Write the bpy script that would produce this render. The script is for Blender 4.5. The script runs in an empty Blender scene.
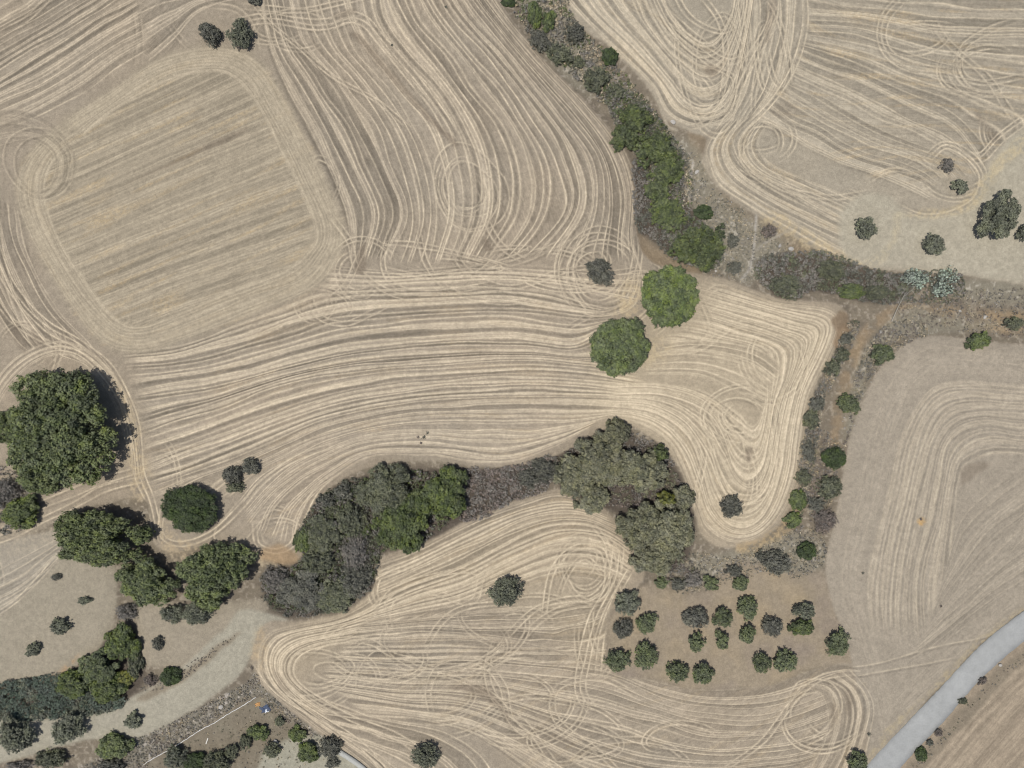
import bpy, math, random
import numpy as np

# ------------------------------------------------------------------ camera, light, exposure
SC = bpy.context.scene
COL = SC.collection
MPP = 0.25                       # metres of ground per photo pixel
W_, H_ = 1024, 768
FOV = math.radians(70.0)
FPX = 512 / math.tan(FOV / 2)
CAMZ = MPP * FPX

cam = bpy.data.cameras.new('camera'); cam.sensor_width = 36; cam.angle = FOV
cam.clip_start = 1; cam.clip_end = 12000
co = bpy.data.objects.new('camera', cam); COL.objects.link(co)
co.location = (0, 0, CAMZ); co.rotation_euler = (0, 0, 0)
SC.camera = co

SUN_EL = math.radians(74.0)
SUN_AZ_DIR = math.atan2(-0.45, -1.0)       # direction (math angle) towards the sun: from the west, a little south
sdir = (math.cos(SUN_EL) * math.cos(SUN_AZ_DIR), math.cos(SUN_EL) * math.sin(SUN_AZ_DIR), math.sin(SUN_EL))
world = bpy.data.worlds.new('World'); SC.world = world; world.use_nodes = True
nt = world.node_tree
bg = nt.nodes['Background']; bg.inputs['Strength'].default_value = 0.085
sky = nt.nodes.new('ShaderNodeTexSky'); sky.sky_type = 'NISHITA'; sky.sun_disc = False
sky.sun_elevation = SUN_EL
sky.sun_rotation = math.pi / 2 - SUN_AZ_DIR
sky.dust_density = 2.0
nt.links.new(sky.outputs[0], bg.inputs[0])
sl = bpy.data.lights.new('sun', 'SUN'); sl.energy = 3.9; sl.angle = math.radians(0.53); sl.color = (1.0, 0.965, 0.905)
so = bpy.data.objects.new('sun', sl); COL.objects.link(so)
from mathutils import Vector
so.rotation_euler = Vector(sdir).to_track_quat('Z', 'Y').to_euler(); so.location = (0, 0, 120)
SC.view_settings.view_transform = 'Standard'; SC.view_settings.look = 'None'
SC.view_settings.exposure = 0.0; SC.view_settings.gamma = 1
SC.view_settings.use_curve_mapping = False
SC.render.engine = 'CYCLES'
SC.cycles.max_bounces = 5; SC.cycles.diffuse_bounces = 3; SC.cycles.transparent_max_bounces = 4
SC.cycles.pixel_filter_type = 'BLACKMAN_HARRIS'; SC.cycles.filter_width = 1.15
SC.render.resolution_x = W_; SC.render.resolution_y = H_

rng = np.random.default_rng(11)
random.seed(5)

def lin(c):
    c = np.asarray(c, dtype=np.float32) / 255.0
    return np.where(c <= 0.04045, c / 12.92, ((c + 0.055) / 1.055) ** 2.4)

# ------------------------------------------------------------------ helpers: curves, noise, rasters over the terrain grid
SPX = 2.2                                   # grid cells per photo pixel
PX0, PY0, PX1, PY1 = -56, -56, 1080, 824
NX = int((PX1 - PX0) * SPX) + 1; NY = int((PY1 - PY0) * SPX) + 1
gx = PX0 + np.arange(NX, dtype=np.float32) / SPX
gy = PY0 + np.arange(NY, dtype=np.float32) / SPX

def smooth(pts, closed=False, per=16):
    P = np.asarray(pts, dtype=np.float64)
    if closed: P = np.vstack([P[-1], P, P[0], P[1]])
    else: P = np.vstack([2 * P[0] - P[1], P, 2 * P[-1] - P[-2]])
    out = []
    t = np.linspace(0, 1, per, endpoint=False)[:, None]
    for i in range(1, len(P) - 2):
        a, b, c, d = P[i - 1], P[i], P[i + 1], P[i + 2]
        out.append(0.5 * (2 * b + (c - a) * t + (2 * a - 5 * b + 4 * c - d) * t * t + (3 * b - a - 3 * c + d) * t ** 3))
    out.append(P[-2][None])
    return np.vstack(out)

def arclen(P): return np.concatenate([[0], np.cumsum(np.hypot(*np.diff(P, axis=0).T))])
def resample(P, n):
    s = arclen(P); q = np.linspace(0, s[-1], n)
    return np.stack([np.interp(q, s, P[:, 0]), np.interp(q, s, P[:, 1])], 1)

def vnoise(yy, xx, r):
    """value noise at float coordinates (any shape), r = generator"""
    y0 = np.floor(yy).astype(np.int32); x0 = np.floor(xx).astype(np.int32)
    fy = yy - y0; fx = xx - x0
    fy = fy * fy * (3 - 2 * fy); fx = fx * fx * (3 - 2 * fx)
    my, mx = y0.min(), x0.min()
    g = r.random((y0.max() - my + 2, x0.max() - mx + 2)).astype(np.float32) * 2 - 1
    y0 = y0 - my; x0 = x0 - mx
    return ((g[y0, x0] * (1 - fx) + g[y0, x0 + 1] * fx) * (1 - fy) + (g[y0 + 1, x0] * (1 - fx) + g[y0 + 1, x0 + 1] * fx) * fy).astype(np.float32)

def gnoise(size, r=rng):
    """noise over the whole grid, feature size in pixels"""
    ys = gy / size; xs = gx / size
    y0 = np.floor(ys).astype(int); x0 = np.floor(xs).astype(int)
    fy = ys - y0; fx = xs - x0
    fy = (fy * fy * (3 - 2 * fy))[:, None]; fx = (fx * fx * (3 - 2 * fx))[None]
    y0 -= y0.min(); x0 -= x0.min()
    g = r.random((y0.max() + 2, x0.max() + 2)).astype(np.float32) * 2 - 1
    a = g[y0][:, x0]; b = g[y0][:, x0 + 1]; c = g[y0 + 1][:, x0]; d = g[y0 + 1][:, x0 + 1]
    return ((a * (1 - fx) + b * fx) * (1 - fy) + (c * (1 - fx) + d * fx) * fy).astype(np.float32)

def fbm(size, octs=4):
    o = 0; a = 1; t = 0
    for i in range(octs):
        o = o + a * gnoise(size / 2 ** i); t += a; a *= 0.55
    return o / t

def blur(a, r):
    k = max(1, int(round(r * SPX)))
    for ax in (0, 1):
        for _ in range(2):
            p = np.pad(a, [(k + 1, k) if i == ax else (0, 0) for i in range(2)], mode='edge')
            c = np.cumsum(p, axis=ax, dtype=np.float64)
            n = a.shape[ax]
            hi = np.take(c, np.arange(2 * k + 1, 2 * k + 1 + n), axis=ax); lo = np.take(c, np.arange(0, n), axis=ax)
            a = ((hi - lo) / (2 * k + 1)).astype(np.float32)
    return a

WX = fbm(14, 4) * 4.0; WY = fbm(14, 4) * 4.0

def polymask(pts, rough=1.0, soft=1.0, sm=True, closed=True):
    P = smooth(pts, True, 8) if sm else np.asarray(pts, float)
    x0, x1 = P[:, 0].min() - 8, P[:, 0].max() + 8; y0, y1 = P[:, 1].min() - 8, P[:, 1].max() + 8
    i0 = max(0, int((x0 - PX0) * SPX)); i1 = min(NX, int((x1 - PX0) * SPX) + 1)
    j0 = max(0, int((y0 - PY0) * SPX)); j1 = min(NY, int((y1 - PY0) * SPX) + 1)
    X = gx[None, i0:i1] + WX[j0:j1, i0:i1] * rough; Y = gy[j0:j1, None] + WY[j0:j1, i0:i1] * rough
    ins = np.zeros(X.shape, bool)
    n = len(P)
    for k in range(n):
        xa, ya = P[k]; xb, yb = P[(k + 1) % n]
        if ya == yb: continue
        lo, hi = min(ya, yb) - 5, max(ya, yb) + 5
        r0 = max(0, int((lo - PY0) * SPX) - j0 - 2); r1 = min(ins.shape[0], int((hi - PY0) * SPX) - j0 + 3)
        if r1 <= r0: continue
        Ys = Y[r0:r1]; Xs = X[r0:r1]
        c = ((ya > Ys) != (yb > Ys)) & (Xs < (xb - xa) * (Ys - ya) / (yb - ya) + xa)
        ins[r0:r1] ^= c
    m = np.zeros((NY, NX), np.float32); m[j0:j1, i0:i1] = ins
    return blur(m, soft) if soft > 0 else m

TONE = np.zeros((NY, NX), np.float32)       # light / dark stubble
STRAW = np.zeros((NY, NX), np.float32)      # loose straw lying on it
YEL = np.zeros((NY, NX), np.float32)        # golden chaff

def cellidx(x, y):
    ix = np.round((x - PX0) * SPX).astype(np.int64); iy = np.round((y - PY0) * SPX).astype(np.int64)
    ok = (ix >= 0) & (ix < NX) & (iy >= 0) & (iy < NY)
    return ix, iy, ok

def fam(guides, n, amp=1.0, dark=1.0, streak=1.0, yel=0.0, bias=0.0, clip=None, sig=0.78, fade=5.0, seed=0, double=0.5, wob=0.35, op=1.0, slen=1.0, ufade=9.0):
    n = int(round(n * 1.18))
    """a family of harvester passes swept between guide curves"""
    global TONE, STRAW, YEL
    r = np.random.default_rng(1000 + seed)
    G = [smooth(g) for g in guides]
    L = max(arclen(g)[-1] for g in G)
    NU = int(L * SPX * 1.25) + 2
    G = np.stack([resample(g, NU) for g in G])                     # K,NU,2
    K = len(G)
    Wd = np.max(np.sum(np.hypot(*np.moveaxis(np.diff(G, axis=0), 2, 0)), axis=0))
    NV = int(Wd * SPX * 1.4) + 2
    v = np.linspace(0, 1, NV).astype(np.float32)
    # interpolate over v
    kk = v * (K - 1); k0 = np.minimum(kk.astype(int), K - 2); f = (kk - k0)
    if K > 2:
        Ge = np.concatenate([[2 * G[0] - G[1]], G, [2 * G[-1] - G[-2]]])
        a, b, c, d = Ge[k0], Ge[k0 + 1], Ge[k0 + 2], Ge[k0 + 3]; t = f[:, None, None]
        cub = 0.5 * (2 * b + (c - a) * t + (2 * a - 5 * b + 4 * c - d) * t * t + (3 * b - a - 3 * c + d) * t ** 3)
        P = 0.5 * cub + 0.5 * (b * (1 - t) + c * t)
    else:
        P = G[k0] * (1 - f)[:, None, None] + G[k0 + 1] * f[:, None, None]
    X = P[..., 0].astype(np.float32); Y = P[..., 1].astype(np.float32)   # NV,NU
    cw = np.concatenate([np.zeros((1, NU)), np.cumsum(np.hypot(*np.moveaxis(np.diff(P, axis=0), 2, 0)), axis=0)]).astype(np.float32)
    width = cw[-1][None] + 1e-3
    vv = v[:, None]
    s = np.linspace(0, L, NU).astype(np.float32)[None]
    # wobble
    vw = vv + (wob / n) * vnoise(vv * n * 0.6 + 0 * s, s / 45 + 0 * vv, r)
    # ridges
    rp = (np.arange(n) + 0.5 + r.uniform(-0.3, 0.3, n)) / n
    ra = r.uniform(0.5, 1.0, n)
    extra = rp[r.random(n) < double]
    rp = np.concatenate([rp, extra + 0.33 / n]); ra = np.concatenate([ra, r.uniform(0.45, 0.95, len(extra))])
    o = np.argsort(rp); rp = rp[o]; ra = ra[o]
    rpe = np.concatenate([[-1], rp, [2]]); rae = np.concatenate([[0], ra, [0]])
    idx = np.searchsorted(rp, vw)                                    # gap index
    spx = width
    dl = (vw - rpe[idx]) * spx; dr = (rpe[idx + 1] - vw) * spx
    an = 0.78 + 0.34 * vnoise(idx.astype(np.float32) * 3.0, s / 16 + 0 * vv, r) + 0.30 * vnoise(cw / 1.5, s / 2.6 + 0 * vv, r)
    an2 = 0.80 + 0.38 * vnoise((idx + 1).astype(np.float32) * 3.0, s / 16 + 0 * vv, r)
    sg = sig
    st = np.exp(-(dl / sg) ** 2) * rae[idx] * an + np.exp(-(dr / sg) ** 2) * rae[idx + 1] * an2
    gw = np.diff(rpe) * n
    gt = np.where(gw < 0.55, 0.55, np.where(r.random(len(gw)) < 0.55, -0.75, 0.2)) + r.normal(0, 0.3, len(gw))
    tone = gt[idx] * (0.75 + 0.5 * vnoise(idx * 2.0, s / 60 + 0 * vv, r)) * dark
    # darker line next to the ridge (bare strip left by wheels)
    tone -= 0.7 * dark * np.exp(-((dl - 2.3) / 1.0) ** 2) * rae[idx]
    stre = (vnoise(cw / 1.1, s / (14 * slen) + 0 * vv, r) * 0.65 + vnoise(cw / 0.7, s / (5 * slen) + 0 * vv, r) * 0.5 + vnoise(cw / 4, s / (30 * slen) + 0 * vv, r) * 0.45)
    tone = tone + stre * 0.55 * streak + bias
    yl = np.clip(vnoise(cw / 5, s / 50 + 0 * vv, r) * 1.4 - 0.35, 0, 1) * (0.6 + 0.6 * vnoise(cw / 1.1, s / 2.2 + 0 * vv, r)) * yel
    fd = np.clip(np.minimum(cw, width - cw) / fade + 0.05, 0, 1) * np.clip(np.minimum(s, L - s) / ufade + 0.05, 0, 1)
    ix, iy, ok = cellidx(X, Y)
    fl = (iy * NX + ix)[ok]
    cnt = np.bincount(fl, minlength=NX * NY).astype(np.float32)
    has = cnt > 0
    def acc(a): 
        z = np.bincount(fl, weights=a[ok], minlength=NX * NY).astype(np.float32)
        z[has] /= cnt[has]; return z.reshape(NY, NX)
    w = acc(fd); T = acc(tone); S = acc(st); Q = acc(yl)
    h2 = has.reshape(NY, NX)
    # fill pin holes from the neighbour
    for sh in ((0, 1), (1, 0), (0, -1), (-1, 0)):
        hh = np.roll(h2, sh, (0, 1)) & ~h2
        for A in (w, T, S, Q): A[hh] = np.roll(A, sh, (0, 1))[hh]
        h2 = h2 | hh
    w = w * op
    if clip is not None: w = w * clip
    TONE = TONE * (1 - w) + T * w
    STRAW = STRAW * (1 - w) + np.clip(S * amp, 0, 1.2) * w
    YEL = YEL * (1 - w) + Q * w

def track(pts, a=0.8, offs=(0, 5.5), closed=False, sig=0.78, clip=None, seed=0, darken=0.7):
    """wheel tracks / straw lines of single turns laid over what is there"""
    r = np.random.default_rng(5000 + seed + int(abs(pts[0][0]) * 7 + abs(pts[0][1])))
    P = smooth(pts, closed); L = arclen(P)[-1]; P = resample(P, int(L * 2.8) + 4)
    T = np.gradient(P, axis=0); T /= np.hypot(T[:, 0], T[:, 1])[:, None] + 1e-9
    N = np.stack([-T[:, 1], T[:, 0]], 1)
    s = np.linspace(0, L, len(P))
    for o in offs:
        k = np.arange(-4.0, 4.01, 0.33)
        wob = vnoise(s * 0 + 0.3, s / 30, r) * 0.9
        X = P[:, 0][:, None] + N[:, 0][:, None] * (o + k[None] + wob[:, None])
        Y = P[:, 1][:, None] + N[:, 1][:, None] * (o + k[None] + wob[:, None])
        am = np.clip(0.80 + 0.40 * vnoise(s * 0 + 0.5, s / 12, r) + 0.35 * vnoise(s * 0 + 7.5, s / 2.5, r), 0.1, 1.2) * np.clip(np.minimum(s, L - s) / 22 + (1 if closed else 0.05), 0, 1)
        val = a * am[:, None] * np.exp(-(k[None] / sig) ** 2)
        tv = -darken * am[:, None] * np.exp(-((k[None] - 2.2) / 1.0) ** 2)  # darker strip along one side of each line
        ix, iy, ok = cellidx(X, Y)
        m = np.zeros(NX * NY, np.float32); np.maximum.at(m, (iy * NX + ix)[ok], val[ok].astype(np.float32)); m = m.reshape(NY, NX)
        t = np.zeros(NX * NY, np.float32); np.minimum.at(t, (iy * NX + ix)[ok], tv[ok].astype(np.float32)); t = t.reshape(NY, NX)
        if clip is not None: m *= clip; t *= clip
        STRAW[:] = np.maximum(STRAW, m) ; TONE[:] = TONE + t

def ell(cx, cy, rx, ry, rot=0, a0=0, a1=360, n=14):
    a = np.radians(np.linspace(a0, a1, n, endpoint=(a1 - a0) < 360)); c, s = math.cos(math.radians(rot)), math.sin(math.radians(rot))
    return [(cx + rx * math.cos(t) * c - ry * math.sin(t) * s, cy + rx * math.cos(t) * s + ry * math.sin(t) * c) for t in a]

def rings(cx, cy, rx, ry, fr, rot=0, a=0.7, clip=None, seed=0):
    r = np.random.default_rng(seed + 77)
    for i, f in enumerate(fr):
        E = np.array(ell(0, 0, rx * f, ry * f, rot + r.uniform(-8, 8), n=12)); t = np.linspace(0, 2 * math.pi, 12, endpoint=False)
        E *= (1 + 0.07 * np.sin(2 * t + r.uniform(0, 6)) + 0.05 * np.sin(3 * t + r.uniform(0, 6)))[:, None]
        E += np.array([cx + r.uniform(-2, 2), cy + r.uniform(-2, 2)])
        if r.random() < 0.55:
            k = int(r.integers(0, 12)); E = np.roll(E, k, 0); track(E[:int(r.integers(8, 12))].tolist(), a * r.uniform(0.7, 1), (0,), clip=clip, seed=seed + i)
        else: track(E.tolist(), a * r.uniform(0.6, 1), (0,), True, clip=clip, seed=seed + i)

# ------------------------------------------------------------------ the fields, traced as land parcels
Z_NW = [(-120, -120), (460, -120), (500, -3), (540, 55), (590, 105), (625, 150), (637, 190), (637, 235), (652, 262), (690, 272), (730, 280), (780, 298), (832, 302), (848, 318),
        (836, 350), (815, 390), (806, 440), (798, 490), (775, 532), (738, 549), (706, 540), (692, 505), (680, 470), (660, 445), (620, 425), (560, 455), (510, 468), (430, 462),
        (380, 465), (345, 478), (320, 500), (304, 530), (298, 558), (262, 562), (245, 552), (215, 545), (170, 552), (150, 540), (145, 500), (100, 505), (60, 520), (0, 545), (-120, 570)]
Z_NE = [(560, -120), (562, -2), (612, 50), (648, 88), (664, 118), (690, 132), (706, 140), (702, 160), (716, 185), (745, 208), (800, 240), (846, 262), (905, 272), (960, 275), (1030, 286), (1160, 300), (1160, -120)]
Z_E = [(1160, 345), (1024, 344), (965, 338), (925, 336), (900, 348), (882, 366), (864, 400), (850, 440), (842, 482), (834, 525), (826, 565), (832, 605), (846, 640), (858, 690), (868, 730), (862, 768), (872, 770),
       (918, 713), (953, 676), (985, 643), (1024, 613), (1160, 500)]
Z_S = [(600, 505), (560, 490), (520, 500), (470, 520), (420, 545), (378, 560), (372, 590), (345, 612), (300, 622), (268, 622), (254, 645), (256, 680), (285, 708), (320, 736), (362, 766), (400, 800), (440, 830), (870, 830), (868, 760),
       (878, 720), (870, 690), (852, 664), (820, 668), (770, 684), (700, 690), (650, 680), (610, 668), (608, 620), (620, 600), (644, 580), (640, 555), (622, 530)]
Z_SE = [(900, 768), (943, 723), (980, 681), (1024, 642), (1160, 520), (1160, 900), (850, 900)]
Z_ORCH = [(608, 620), (622, 598), (650, 585), (700, 592), (738, 562), (800, 575), (826, 575), (838, 620), (856, 664), (815, 668), (768, 684), (700, 690), (650, 680), (610, 668)]
Z_PATH = [(288, 622), (262, 612), (240, 610), (225, 628), (180, 668), (150, 688), (110, 705), (60, 718), (-80, 712), (-80, 775), (20, 760), (80, 742), (140, 738), (190, 712), (235, 680), (256, 650), (262, 630)]
Z_FALLOW = [(-100, 625), (-10, 615), (40, 575), (60, 555), (110, 560), (115, 600), (105, 640), (60, 675), (0, 690), (-100, 695)]
Z_FALLOW2 = [(140, 600), (200, 605), (262, 600), (258, 620), (225, 640), (175, 668), (140, 660), (135, 630)]
Z_TRACKS = [(-100, 560), (-10, 545), (60, 530), (60, 558), (30, 590), (-10, 620), (-100, 640)]
Z_HALO = [(850, 262), (838, 235), (842, 210), (862, 196), (888, 196), (905, 214), (930, 217), (962, 210), (978, 190), (990, 165), (1030, 128), (1160, 100), (1160, 300), (1024, 284), (960, 275), (905, 268)]

M_NW = polymask(Z_NW, 0.4, 1.0); M_NE = polymask(Z_NE, 0.4, 1.0); M_E = polymask(Z_E, 0.25, 1.0); M_S = polymask(Z_S, 0.4, 1.0)
M_SE = polymask(Z_SE, 0.2, 1.0, sm=False); M_ORCH = polymask(Z_ORCH, 1, 2.5); M_PATH = polymask(Z_PATH, 0.5, 1.3); M_FAL = polymask(Z_FALLOW, 0.5, 1.5); M_FAL2 = polymask(Z_FALLOW2, 0.6, 2)
M_TR = polymask(Z_TRACKS, 0.4, 1.5)
M_HALO = polymask(Z_HALO, 0.6, 2.5) * M_NE

# ---- north-west field
c = M_NW
fam([[(-70, -30), (0, -60), (60, -90)], [(-70, 60), (0, 22), (50, -6), (110, -50)], [(-70, 120), (0, 78), (70, 35), (140, -6), (200, -60)],
     [(-70, 165), (0, 132), (55, 114), (112, 76), (165, 44), (200, 14), (240, -20)]], 21, 0.9, clip=c, seed=1, double=0.5)
fam([[(150, 75), (175, 50), (195, 20), (225, 5), (262, 2)], [(120, -60), (200, -30), (290, -25)]], 6, 0.7, clip=c, seed=2)
# central fan running down from the top edge
fam([[(250, -60), (262, 30), (280, 85), (305, 135), (332, 190), (346, 232), (347, 262)],
     [(275, -60), (292, 30), (330, 80), (362, 130), (384, 180), (394, 220), (378, 262)],
     [(320, -60), (340, 25), (375, 75), (412, 125), (430, 170), (436, 215), (425, 265)],
     [(375, -60), (400, 15), (440, 70), (475, 120), (492, 165), (492, 215), (470, 262)],
     [(420, -60), (445, 5), (490, 60), (530, 112), (560, 160), (565, 210), (525, 258)],
     [(450, -60), (475, 0), (522, 58), (568, 112), (600, 158), (608, 205), (600, 262)],
     [(470, -60), (500, -2), (545, 56), (594, 108), (628, 152), (640, 192), (640, 235), (648, 262)]], 34, 1.0, clip=c, seed=3, double=0.5)
# turn strip under it
fam([[(330, 262), (400, 268), (470, 262), (540, 264), (600, 268), (645, 262)], [(318, 292), (400, 288), (480, 284), (550, 288), (605, 300), (640, 310)]], 5, 0.9, 0.6, bias=0.25, clip=c, seed=4)
# long sweeps below
fam([[(118, 350), (182, 343), (250, 317), (320, 292), (400, 285), (480, 283), (550, 290), (610, 308)],
     [(126, 372), (200, 362), (275, 343), (345, 324), (425, 316), (505, 313), (575, 320), (612, 318)],
     [(134, 400), (210, 388), (285, 368), (355, 352), (430, 345), (510, 343), (570, 348), (606, 330)],
     [(140, 428), (210, 408), (285, 382), (360, 368), (440, 362), (520, 358), (580, 362), (640, 372)],
     [(143, 462), (210, 438), (280, 412), (350, 393), (430, 382), (520, 376), (590, 380), (650, 388)],
     [(146, 492), (205, 470), (262, 448), (330, 420), (410, 404), (500, 398), (580, 398), (640, 402)],
     [(172, 520), (220, 490), (268, 462), (330, 440), (410, 424), (500, 420), (570, 418), (630, 412)]], 30, 1.0, clip=c, seed=5, ufade=22, yel=0.35, double=0.45)
fam([[(140, 490), (205, 470), (262, 448), (330, 420), (410, 404), (500, 398), (580, 398), (630, 404)],
     [(236, 500), (262, 474), (300, 452), (360, 430), (430, 420), (510, 420), (570, 420), (615, 414)],
     [(250, 530), (278, 494), (318, 464), (370, 444), (430, 440), (505, 446), (560, 434), (600, 420)],
     [(296, 548), (306, 512), (330, 484), (372, 458), (430, 458), (500, 466), (550, 450), (590, 428)]], 12, 1.0, 0.7, clip=c, seed=6, yel=0.5, bias=0.15)
track([(168, 500), (164, 532), (182, 541), (212, 530), (240, 504), (264, 478), (296, 456), (340, 440)], 0.8, (0, 5), clip=c)
track([(240, 500), (215, 535), (235, 548), (262, 520), (290, 490)], 0.5, (0,), clip=c)
track([(253, 520), (256, 545), (275, 553), (294, 545), (304, 520), (318, 492), (345, 470)], 0.9, (0, -5), clip=c)
# right-hand basin: passes wrap round the south-east corner
fam([[(600, 420), (640, 427), (668, 446), (682, 474), (696, 510), (708, 536), (738, 547), (772, 530), (796, 490), (804, 440), (812, 395), (832, 355), (842, 322), (828, 306), (780, 300), (735, 285), (700, 276)],
     [(600, 405), (650, 410), (686, 432), (702, 465), (712, 500), (726, 520), (745, 525), (764, 510), (778, 472), (786, 425), (796, 385), (812, 350), (815, 330), (790, 322), (750, 310), (715, 300), (690, 292)],
     [(600, 395), (660, 395), (705, 412), (724, 440), (732, 466), (742, 480), (752, 480), (762, 466), (768, 440), (774, 405), (785, 375), (786, 352), (768, 340), (735, 330), (710, 322), (690, 318)],
     [(600, 382), (660, 382), (710, 392), (738, 410), (746, 420), (752, 424), (758, 418), (762, 404), (764, 390), (762, 372), (750, 360), (730, 352), (710, 348), (690, 346), (670, 344), (655, 345), (648, 348)]],
    24, 1.0, 0.55, bias=0.24, clip=c, seed=7, ufade=45, yel=0.25, double=0.6)
fam([[(658, 345), (700, 338), (755, 346), (784, 366)], [(652, 358), (700, 356), (748, 370), (775, 384)], [(640, 376), (700, 378), (740, 396), (762, 408)]], 6, 1.0, 0.4, bias=0.3, clip=c, seed=77)
rings(738, 416, 30, 24, (0.45, 0.8, 1.1), clip=c, seed=3, a=0.7)
track([(708, 425), (720, 470), (738, 500), (765, 490), (772, 450), (770, 410)], 0.8, (0, 4), clip=c)
track([(690, 420), (706, 450), (700, 490), (700, 520)], 0.7, (0, 5), clip=c)
# worked rectangle
rect_o = [(60, 122), (110, 90), (165, 55), (215, 47), (252, 56), (278, 85), (302, 130), (330, 185), (346, 232), (336, 266), (310, 292), (250, 317), (180, 343), (138, 354), (100, 342), (62, 295), (28, 235), (14, 190), (26, 155)]
M_RECT = polymask(rect_o, 0.5, 2.5)
fam([[(0, 158), (240, 44), (300, 16)], [(0, 205), (150, 140), (340, 55)], [(10, 250), (170, 185), (350, 118)], [(20, 300), (180, 240), (360, 180)], [(30, 345), (200, 288), (370, 238)], [(60, 385), (220, 330), (370, 290)]], 30, 0.42, 0.4, streak=1.0, yel=0.8, bias=-0.05, clip=c * M_RECT, seed=8, sig=1.0, wob=0.08, slen=5, ufade=3)
rect_i = [(82, 140), (122, 108), (170, 82), (212, 74), (235, 82), (256, 108), (276, 145), (300, 195), (314, 232), (306, 250), (284, 268), (240, 285), (180, 312), (140, 325), (116, 315), (84, 275), (56, 228), (46, 190), (56, 162)]
def closedg(p): return smooth(p, True, 6)[:-1].tolist() + [p[0]]
fam([closedg(rect_o), closedg(rect_i)], 8, 0.45, 0.2, streak=0.7, yel=0.3, bias=0.45, clip=c, seed=9, fade=3, wob=0.6, op=0.8)
# left margin
fam([[(22, 212), (36, 268), (62, 312), (92, 342), (118, 374), (134, 405), (142, 440), (146, 485)], [(-60, 150), (-35, 250), (-12, 310), (20, 350), (60, 356), (108, 385), (125, 430), (130, 470)]], 9, 1.0, 0.9, clip=c, seed=10, bias=0.0)
fam([[(-30, 330), (0, 350), (5, 368), (-10, 400)], [(-60, 250), (0, 320), (45, 345), (70, 352), (100, 372), (128, 408)]], 6, 0.9, 0.7, clip=c, seed=11, bias=0.2, op=0.0)
fam([[(-20, 410), (5, 365), (40, 342), (75, 342), (108, 366), (130, 400), (140, 450)], [(-20, 440), (12, 385), (42, 360), (72, 358), (98, 380), (116, 410), (128, 450)]], 5, 0.9, 0.5, clip=c, seed=12, bias=0.3)
track([(-10, 235), (10, 285), (45, 325), (80, 345), (112, 372), (134, 420), (140, 470), (150, 500), (160, 545)], 0.9, (0, 5, -5), clip=c)
track([(-10, 285), (15, 320), (60, 345), (100, 352)], 0.7, (0, 5), clip=c)
track([(0, 215), (5, 260), (20, 310), (40, 350)], 0.6, (0, 6), clip=c)
fam([[(-40, 122), (0, 105), (30, 110), (60, 128), (78, 158), (72, 190), (50, 208)], [(-40, 175), (0, 150), (28, 142), (48, 152), (52, 170), (46, 184), (36, 190)]], 5, 0.7, 0.9, clip=c, seed=13, bias=-0.05, op=0.5)
rings(42, 162, 36, 38, (0.8, 1.0), clip=c, seed=8, a=0.4)
# cross field joins and turns
track([(-40, 525), (0, 520), (50, 498), (100, 478), (150, 462), (200, 440)], 0.6, (0, 7), clip=c)
track([(-40, 548), (0, 542), (40, 525), (80, 505), (110, 490), (150, 480)], 0.7, (0, -6), clip=c)
for i, t in enumerate([
    ([(240, 4), (300, 8), (345, 0), (380, -10)], 0.7, (0, 5)), ([(230, 20), (270, 14), (320, 20), (360, 10)], 0.7, (0, 5, 10)),
    ([(250, -5), (270, 20), (300, 45), (335, 75), (380, 100), (415, 130)], 0.7, (0, 4)),
    ([(325, 30), (345, 18), (365, 22), (385, 45), (430, 100), (460, 145)], 0.8, (0, 5, -5)),
    ([(170, 20), (180, 35), (195, 50)], 0.4, (0, 5)), ([(140, 0), (144, 40), (142, 70)], 0.25, (0, 7)),
    ([(256, 55), (250, 30), (235, 12), (205, 8)], 0.5, (0, 5)),
    ([(-5, 30), (25, 15), (60, -20)], 0.5, (0, 6)),
    ([(330, 210), (352, 240), (362, 270), (395, 292), (440, 296)], 0.7, (0, 5)), ([(395, 225), (385, 262), (400, 285), (440, 290), (500, 280)], 0.7, (0, 5)),
    ([(305, 290), (318, 318), (345, 326), (370, 316), (400, 300)], 0.7, (0, -5)), ([(380, 225), (360, 262), (345, 290), (320, 310)], 0.7, (0, 5)),
    ([(450, 240), (470, 270), (510, 285), (560, 270), (600, 262)], 0.6, (0, 5)), ([(420, 225), (428, 262), (452, 288), (500, 300), (540, 296)], 0.6, (0, 4)),
    ([(505, 250), (480, 275), (440, 282), (410, 268)], 0.6, (0, 5)), ([(480, 200), (500, 240), (530, 262)], 0.6, (0, 5)),
    ([(440, 250), (500, 262), (560, 240), (590, 215)], 0.4, (0, 5)), ([(640, 230), (636, 265), (625, 300), (600, 310)], 0.7, (0, -5, 5)),
    ([(655, 350), (700, 345), (730, 325), (760, 320)], 0.5, (0, 5)), ([(700, 300), (715, 285), (740, 288)], 0.6, (0, 5)),
    ([(560, 330), (590, 312), (630, 300), (636, 260)], 0.6, (0, 5)), ([(690, 280), (705, 300), (715, 330), (700, 350)], 0.4, (0, 5)),
]): track(t[0], t[1], t[2], clip=c, seed=100 + i)
rings(468, 190, 32, 38, (0.55, 0.8, 1.0, 1.15), rot=-25, clip=c, seed=4, a=0.85)
rings(600, 272, 33, 32, (0.66, 0.8, 0.92, 1.05, 1.2, 1.32), clip=c, seed=6, a=0.85)
track([(306, 168), (318, 156), (334, 164), (341, 185), (334, 205)], 0.6, (0, 4), clip=c)

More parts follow.
